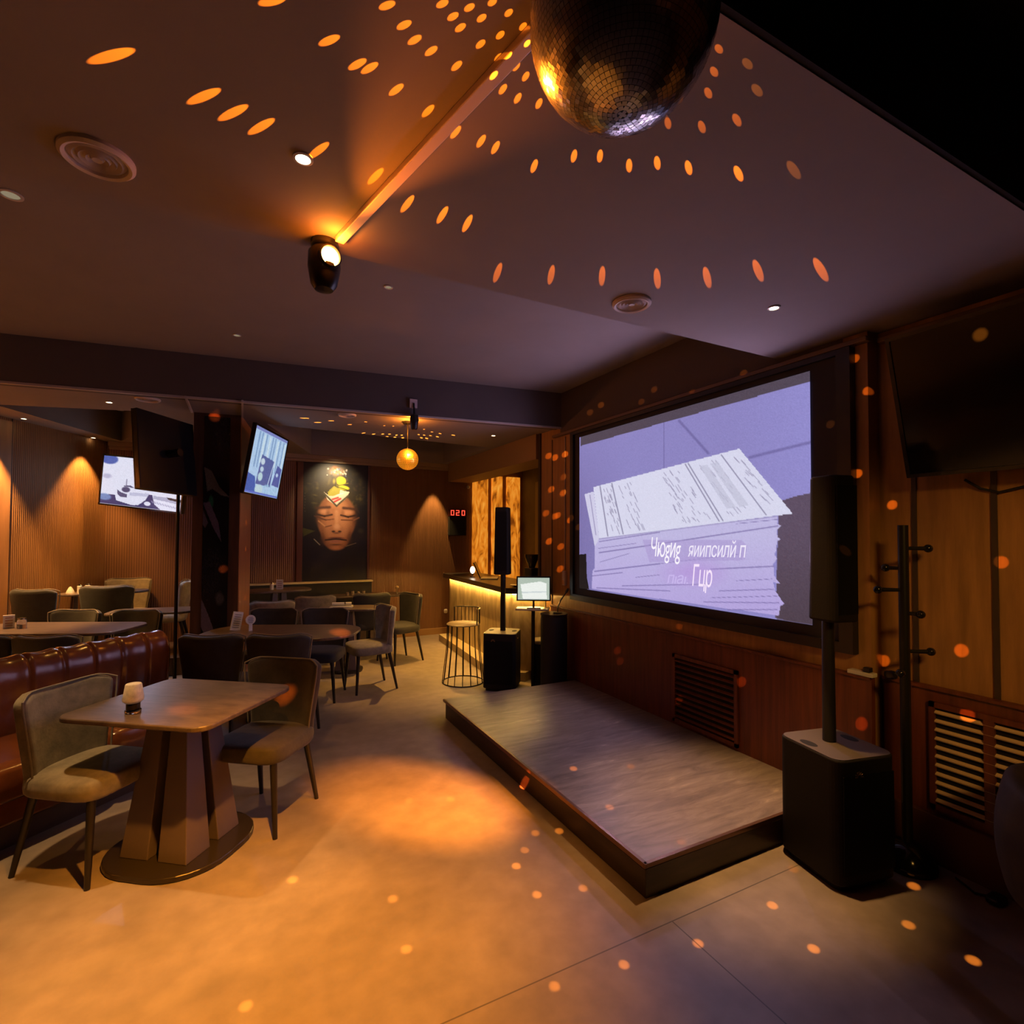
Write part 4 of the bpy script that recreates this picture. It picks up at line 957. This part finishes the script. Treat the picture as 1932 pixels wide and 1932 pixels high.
# ================================================================ CEILING FIXTURES
def downlight(x, y, z, label, lit=True, r=.029):
    t = thing('downlight', (x, y, z), label, 'downlight', 'recessed downlights')
    MB().lathe([(r*.72, -.0), (r*.74, -.006), (r, -.005), (r, 0), (r*.7, 0)], seg=28).build('ring', mat('white downlight ring', (.62, .55, .5), .4), t, smooth=True)
    MB().lathe([(.001, -.002), (r*.72, -.002)], seg=24).build('lens', emission('warm downlight lens', (1, .80, .50), 14 if lit else 0.25), t)
    return t
downlight(.143, 1.643, ZS, 'bright warm downlight nearest the orange spotlight')
downlight(2.291, 1.663, ZS, 'bright warm downlight above the right front corner of the stage')
downlight(.771, 3.161, ZR, 'small downlight in the high ceiling right of the orange spotlight', False, .027)
downlight(-.061, 4.47, ZR, 'small downlight in the high ceiling close to the dropped beam', False, .03)
downlight(-.947, 3.082, ZR, 'faint downlight in the high ceiling at the left frame edge', False, .045)
for px, py, z, lab in ((45, 790, ZB, 'downlight over the ribbed wall nearest the left frame edge'), (176, 826, ZB, 'downlight over the ribbed wall near the corner'), (206, 759, ZB, 'small downlight in front of the angled ceiling recess'), (931, 822, ZB, 'small downlight near the bar bulkhead')):
    p = on_z(px, py, z-.003); downlight(p.x, p.y, z, lab, True, .03)
def ceiling_speaker(x, y, z, r, label):
    t = thing('ceiling_speaker', (x, y, z), label, 'ceiling speaker', 'round ceiling speakers')
    m = mat('pale speaker ring', (.75, .66, .62), .5); m2 = mat('taupe speaker cone', (.52, .45, .42), .6)
    MB().lathe([(r*.78, 0), (r*.80, -.014), (r*.9, -.018), (r, -.010), (r, 0)], seg=44).build('rim', m, t, smooth=True)
    MB().lathe([(.001, -.010), (r*.14, -.012), (r*.2, -.004), (r*.3, -.013), (r*.36, -.004), (r*.48, -.013), (r*.54, -.004), (r*.64, -.013), (r*.79, -.004)], seg=44).build('cone', m2, t, smooth=True)
ceiling_speaker(-.40, 1.922, ZS, .094, 'large round ceiling speaker at the upper left')
ceiling_speaker(1.643, 1.945, ZS, .092, 'round ceiling speaker in front of the projection screen')
p = on_z(275, 747, ZB); ceiling_speaker(p.x, p.y+.1, ZB, .095, 'round ceiling speaker beyond the dropped beam, left of the pillar')
p = on_z(655, 782, ZB); ceiling_speaker(p.x, p.y, ZB, .085, 'round ceiling speaker beyond the dropped beam, left of the small mirror ball')

# cable duct from the spotlight to the mirror ball
BALL_R = .163
BALL = at_depth(1174, 46, .925)
tag(MB().box2((-.017, -.03, -.022), (.017, 1.075, 0)).build('cable_duct', mat('pale cable duct', (.80, .68, .64), .5), loc=(.556, .98, ZS), rz=math.atan2(2.126-.998, .273-.541)-PI/2, bevel=.003), 'straight pale cable duct on the ceiling from the spotlight to the big mirror ball', 'cable duct')
# big mirror ball
mirror = mat('mirror tile', (.40, .385, .37), .2, metal=1.)
grout = mat('black ball core', (.012, .011, .010), .5)
def mirror_ball(name, c, r, rows, label, up, tile_m):
    t = thing(name, tuple(c), label, 'mirror ball', 'mirror balls')
    MB().superell((0, 0, 0), (r*.985,)*3, 1, 1, 24, 40).build('core', grout, t, smooth=True)
    mb = MB(); rg = random.Random(11)
    for i in range(rows):
        a = PI*(i+.5)/rows-PI/2; n = max(4, int(2*rows*math.cos(a))); hgt = r*PI/rows*.46
        for k in range(n):
            b = 2*PI*(k+.5*(i % 2))/n; N_ = Vector((math.cos(a)*math.cos(b), math.cos(a)*math.sin(b), math.sin(a)))
            T = Vector((-math.sin(b), math.cos(b), 0)); S = N_.cross(T)
            j = Vector((rg.gauss(0, .028), rg.gauss(0, .028), rg.gauss(0, .028))); Nj = (N_+j).normalized(); T = (T-Nj*T.dot(Nj)).normalized(); S = Nj.cross(T)
            w = r*2*PI*math.cos(a)/n*.46; ctr = N_*r
            o = len(mb.v)
            for sx, sy in ((-1, -1), (1, -1), (1, 1), (-1, 1)): mb.v.append(tuple(ctr+T*w*sx+S*hgt*sy))
            mb.f.append((o, o+1, o+2, o+3))
    mb.build('mirror_tiles', tile_m, t, weld=False)
    MB().cyl((0, 0, r*.97), (0, 0, up), .006, None, 10).build('rod', black_metal, t)
    MB().lathe([(.001, up-.02), (.05, up-.02), (.05, up), (.001, up)], seg=24).build('motor', black_gloss, t)
    return t
mirror_ball('mirror_ball', BALL, BALL_R, 58, 'big mirror ball hanging at the top of the picture', ZS-BALL.z, mirror)
# orange moving spotlight at the end of the duct
MH = Vector((.262, 2.085, 2.60)); MD = (BALL+Vector((0, 0, -.03))-MH).normalized()
ms = thing('moving_spotlight', (MH.x, MH.y, ZS), 'orange lit black spotlight hanging from the ceiling edge', 'spotlight', 'black moving spotlights')
ORANGE = (1.0, .27, .02); hz = MH.z-ZS; M_ = aim(MD)
MB().lathe([(.045, -.022), (.05, -.018), (.05, 0)], seg=24).build('base', black_gloss, ms, smooth=True)
MB().lathe([(.001, -.19), (.034, -.185), (.048, -.165), (.060, -.10), (.058, -.045), (.040, -.022)], seg=28).build('head', black_gloss, ms, smooth=True)
lo = MD*.052
MB().lathe([(.040, -.03), (.042, .012), (.036, .016), (.034, .006)], (lo.x, lo.y, -.078), 28, M_).build('lens_ring', black_gloss, ms, smooth=True)
MB().lathe([(.001, .012), (.020, .010), (.034, .006)], (lo.x, lo.y, -.078), 28, M_).build('lens', emission('orange lens', (1.0, .52, .10), 22), ms, smooth=True)
MH = Vector((MH.x, MH.y, ZS-.078))
# small mirror ball with its spotlight by the beam
SB = Vector((1.485, 5.22, 2.375)); SBR = .108
small_mirror = mat('tile with painted orange glow', (.9, .42, .08), .3, metal=1., emit=((1, .30, .012), .6))  # emission stands for orange spotlight reflected by the tiles
mirror_ball('mirror_ball', SB, SBR, 16, 'small mirror ball with painted orange glow beyond the dropped beam', ZB-SB.z, small_mirror)
bl = thing('moving_spotlight', (1.435, 4.874, 2.86), 'small black spotlight on a pale wall plate on the dropped beam', 'spotlight', 'black moving spotlights')
MB().box((0, -.012, 0), (.075, .024, .085)).build('wall_plate', mat('pale wall plate', (.55, .46, .48), .5), bl, bevel=.003)
MB().cyl((0, -.03, .0), (0, -.05, -.12), .008, None, 10).build('arm', black_metal, bl)
MB().lathe([(.02, -.26), (.03, -.25), (.042, -.16), (.036, -.12), (.02, -.11)], (0, -.05, 0), 20).build('head', black_gloss, bl, smooth=True)

# ================================================================ LIGHTS
GOLD = (1.0, .46, .09); WARM = (1.0, .66, .32); LAV = (.78, .53, .86)
K = 1.0
# downlights, and one added lamp behind the camera
spot('downlight_or_fill', (.143, 1.643, ZS-.02), (.06, 2.12, 0), .57, 820*K, (1, .36, .03), 1.0, .03)
spot('downlight_or_fill', (2.291, 1.663, ZS-.02), (2.28, 2.0, 0), .37, 300*K, (1, .52, .16), 1., .03)
spot('downlight_or_fill', (-.947, 3.082, ZR-.02), (-.72, 3.10, 0), .45, 190*K, (1, .58, .22), .6, .03)
spot('downlight_or_fill', (.771, 3.161, ZR-.02), (.85, 3.2, 0), .6, 10*K, GOLD, .8, .03)
spot('downlight_or_fill', (-.061, 4.47, ZR-.02), (.0, 4.5, 0), .7, 40*K, GOLD, .8, .03)
spot('downlight_or_fill', (.7, -1.3, ZR-.03), (3.08, 1.22, 1.25), .25, 330*K, (1, .50, .10), 1., .32)  # added unseen lamp behind the camera, brightens the veneer wall
# wall washers
for t_, pw in ((.40, 130), (1.65, 420), (3.35, 520), (5.0, 280)):
    p = lw(t_, -.17, ZB-.02); q_ = lw(t_, -.10, 0); spot('wall_washer', p, q_, .62, pw*K, (1, .50, .14), .5, .012)
spot('wall_washer', (2.74, YBACK-.19, ZB-.10), (2.74, YBACK-.10, 0), .42, 170*K, (1, .56, .16), .5, .012)
spot('wall_washer', (1.22, YBACK-.75, ZB-.02), (1.21, YBACK-.02, 2.2), .62, 85*K, (1, .74, .42), 1., .012)
p = on_z(206, 759, ZB); spot('downlight_or_fill', (p.x, p.y, ZB-.02), (p.x-.1, p.y+.1, 0), .8, 50*K, GOLD, .8, .02)
spot('downlight_or_fill', (-1.35, 7.55, ZB-.02), (-1.35, 7.5, 0), .7, 90*K, GOLD, .8, .02)
spot('downlight_or_fill', (1.5, 7.2, ZR-.02), (1.5, 7.3, 0), .7, 50*K, GOLD, .8, .02)
spot('downlight_or_fill', (2.15, 6.4, ZR-.02), (2.25, 6.0, 0), .56, 430*K, (1, .50, .09), .8, .02)
# the projected picture lights the room
for y in (2.35, 3.1, 3.85):
    for z in (1.45, 2.2): spot('screen_glow', (SX-.02, y, z), (SX-3, y-.2, z), 1.48, 6.2*K, LAV, .25, 0.)
# televisions' glow
spot('screen_glow', (-1.0, 7.15, 2.2), (-.8, 6.6, .8), .9, 40*K, (.55, .65, 1.0), .5, 0.)
# orange moving spotlight: aimed at the ball, grazing the ceiling
spot('orange_beam', MH+MD*.075, BALL, .42, 75*K, (1, .20, .012), .8, .01)
spot('orange_beam', MH+MD*.075, BALL+Vector((0, 0, -.03)), .17, 520*K, (1, .25, .015), .5, .01)
point('orange_spill', MH+MD*.10+Vector((0, 0, .03)), 2.2*K, (1, .2, .012), .01)
# second orange spotlight off to the right near the camera: pool on floor and stage edge
spot('orange_beam', (2.75, .2, 2.66), (1.0, 3.07, 0), .125, 3600*K, (1.0, .30, .02), .9, .02)
spot('orange_beam', (1.447, 4.89, 2.59), SB, .30, 300*K, (1, .4, .05), .6, .01)
point('orange_spill', (1.47, 5.10, 2.66), 9*K, ORANGE, .01)

# beams thrown by the mirror tiles
def beam(target, L_, albedo, nrm, spread=.0078, col=ORANGE, blend=.35, c=BALL, r=BALL_R):
    d = Vector(target)-c; D = d.length; d.normalize(); o = c+d*(r+.012)
    dist = D-r-.012; rad = .0045+spread*D; cs = max(.06, abs(d.dot(Vector(nrm))))
    spot('mirror_beam', o, target, math.atan(rad/dist), L_*39.5*dist*dist/(albedo*cs), col, blend, 0.)
UPN = (0, 0, 1); XN = (1, 0, 0); YN = (0, 1, 0)
near = [(515, 1), (212, 105), (386, 181), (441, 212), (494, 238), (602, 283), (731, 10), (622, 76), (675, 121), (698, 128), (763, 47), (783, 75), (814, 96), (748, 169), (808, 209), (835, 7), (855, 31),
        (886, 14), (869, 52), (909, 34), (929, 4), (960, 24), (944, 66), (907, 83), (862, 124), (979, 85), (974, 125), (992, 144), (949, 168), (977, 185), (1017, 195), (941, 109), (912, 150), (987, 50),
        (860, 249), (908, 266), (935, 278), (1008, 313), (1083, 294), (1132, 294), (1187, 312), (1240, 307), (1299, 316), (1393, 327), (769, 384), (835, 405), (882, 421), (709, 332)]
for x, y in near: beam(on_z(x, y, ZS), 1.3, .25, UPN, col=(1, .205, .006))
for x, y in ((939, 514), (1040, 518), (1136, 520), (1240, 525), (1334, 523), (1430, 510), (1548, 508)): beam(on_z(x, y, ZS), .55, .25, UPN, col=(1, .2, .012))
for x, y in ((1260, 232), (1324, 239), (1390, 226), (1347, 135), (1336, 175), (1356, 92)): beam(on_z(x, y, ZS), .42, .25, UPN, .0078, (1, .2, .012))
for x, y in ((1497, 320), (1428, 170), (1410, 120)): beam(on_z(x, y, ZS), .16, .25, UPN, .009)
WALL = [(1613, 676, .6), (1636, 737, .8), (1568, 803, .35), (1618, 893, .9), (1683, 952, .9), (1668, 1246, .7), (1625, 1110, .6), (1165, 1230, .2), (1170, 1250, .15), (1282, 1180, .15),
        (1113, 778, .3), (1134, 764, .4), (1210, 758, .25), (1234, 735, .3), (1306, 740, .25), (1403, 705, .3), (1035, 860, .7), (1047, 863, .8), (1066, 857, .8), (1063, 900, .2), (1040, 923, .7), (1062, 930, .6), (1030, 968, .5), (1047, 974, .5), (1052, 972, .6),
        (1076, 981, .8), (1092, 996, .5), (1036, 1021, .8), (1058, 1031, .6), (1057, 1073, .6), (1178, 828, .25), (1115, 843, .35), (1400, 1290, .5), (1282, 1325, .25)]
for x, y, s in WALL:
    p = on_x(x, y, XR-.005)
    if p.y < 1.62: p = on_x(x, y, XR2-.005)
    beam(p, s*.30, .2, XN, .0085 if p.y < 2.6 else .0062, (1, .25, .02), .6)
for x, y, s in ((1887, 1058, .6), (1812, 1224, .8), (1632, 1385, .5), (1828, 1355, .8)): beam(on_x(x, y, XR2-.02), s*.36, .2, XN, .0095, (1, .22, .02), .6)
beam(on_x(1850, 632, 2.83), .6, .05, XN, .012, ORANGE, .8)  # added beam stands in for the spotlight's reflection in the television
FLOOR = [(552, 1660, 1), (741, 1696, .9), (767, 1791, .9), (464, 1898, .9), (974, 1634, .9), (990, 1604, .5), (1013, 1688, .8), (1100, 1676, .6), (1046, 1861, .8), (1177, 1820, .7), (1317, 1780, .7), (1457, 1708, .7), (1535, 1790, .7),
         (1724, 1672, .8), (1714, 1745, .6), (1836, 1812, .8), (1055, 1568, .6), (1010, 1572, .5), (850, 1508, .5), (772, 1510, .4), (1497, 1640, .3)]
for x, y, s in FLOOR: beam(on_z(x, y, 0), s*1.1, .35, UPN, .0075, (1, .30, .03), .8)
for x, y, s in ((1082, 1450, .9), (1190, 1446, .5), (1150, 1523, .9), (1285, 1588, .5)): beam(on_z(x, y, .165), s*.6, .28, UPN, .0075, (1, .28, .03), .8)
beam(on_x(990, 1476, 1.605), .25, .05, XN, .008, (1, .15, .02), .7)
# a few beams from the small ball on the far ceiling
for x, y in ((575, 776), (600, 784), (625, 781), (660, 788), (690, 783), (725, 790), (742, 791), (800, 797), (815, 802), (830, 805), (855, 808), (686, 804), (705, 806), (722, 806), (735, 806), (748, 808), (758, 808), (790, 807), (800, 808), (812, 809), (825, 811), (730, 811), (745, 812), (760, 813), (795, 813), (805, 814)):
    p = on_z(x, y+13, ZB); q_ = SB
    if (p-SB).length > 3.2: continue
    beam(p, 2.6, .25, UPN, .012, (1, .30, .03), .4, SB, SBR)

beam(on_y(405, 787, 5.74), .25, .05, YN, .010, (1, .14, .02), 1.); beam(on_y(421, 1074, 5.74), .22, .05, YN, .008, (1, .14, .02), 1.)
beam(on_z(642, 1193, .745), .30, .1, UPN, .022, (1, .22, .02), 1.); beam(on_z(345, 1338, .745), .16, .1, UPN, .026, (1, .26, .04), 1.)
beam(at_depth(525, 1338, 3.35), .16, .06, YN, .018, (1, .16, .01), 1.)
for y in (930, 985, 1035, 1125): beam(on_y(465, y, 6.12), .5, .3, XN, .011, (1, .28, .03), .6, SB, SBR)

# ================================================================ CAMERA, WORLD, VIEW
w = bpy.data.worlds.new('world'); SC.world = w; w.use_nodes = True
w.node_tree.nodes['Background'].inputs[0].default_value = (.02, .012, .01, 1); w.node_tree.nodes['Background'].inputs[1].default_value = .0
cam = bpy.data.cameras.new('camera'); co = bpy.data.objects.new('camera', cam); COL.objects.link(co); SC.camera = co
cam.sensor_fit = 'HORIZONTAL'; cam.sensor_width = 36.0; cam.lens = 36.0*FPX/1932
cam.shift_y = (CYP-966)/1932
co.matrix_world = Matrix.Translation(CAMP) @ Matrix((CR, CU, -CF)).transposed().to_4x4()
cam.clip_start = .02; cam.clip_end = 60
vs = SC.view_settings; vs.view_transform = 'Standard'; vs.look = 'None'; vs.gamma = 1; vs.exposure = 0.0; vs.use_curve_mapping = False
SC.display_settings.display_device = 'sRGB'
SC.cycles.use_denoising = True
SC.cycles.max_bounces = 7; SC.cycles.diffuse_bounces = 4; SC.cycles.glossy_bounces = 4; SC.cycles.sample_clamp_indirect = 4
SC.cycles.caustics_reflective = False; SC.cycles.caustics_refractive = False; SC.cycles.blur_glossy = .5
SC.cycles.use_light_tree = True
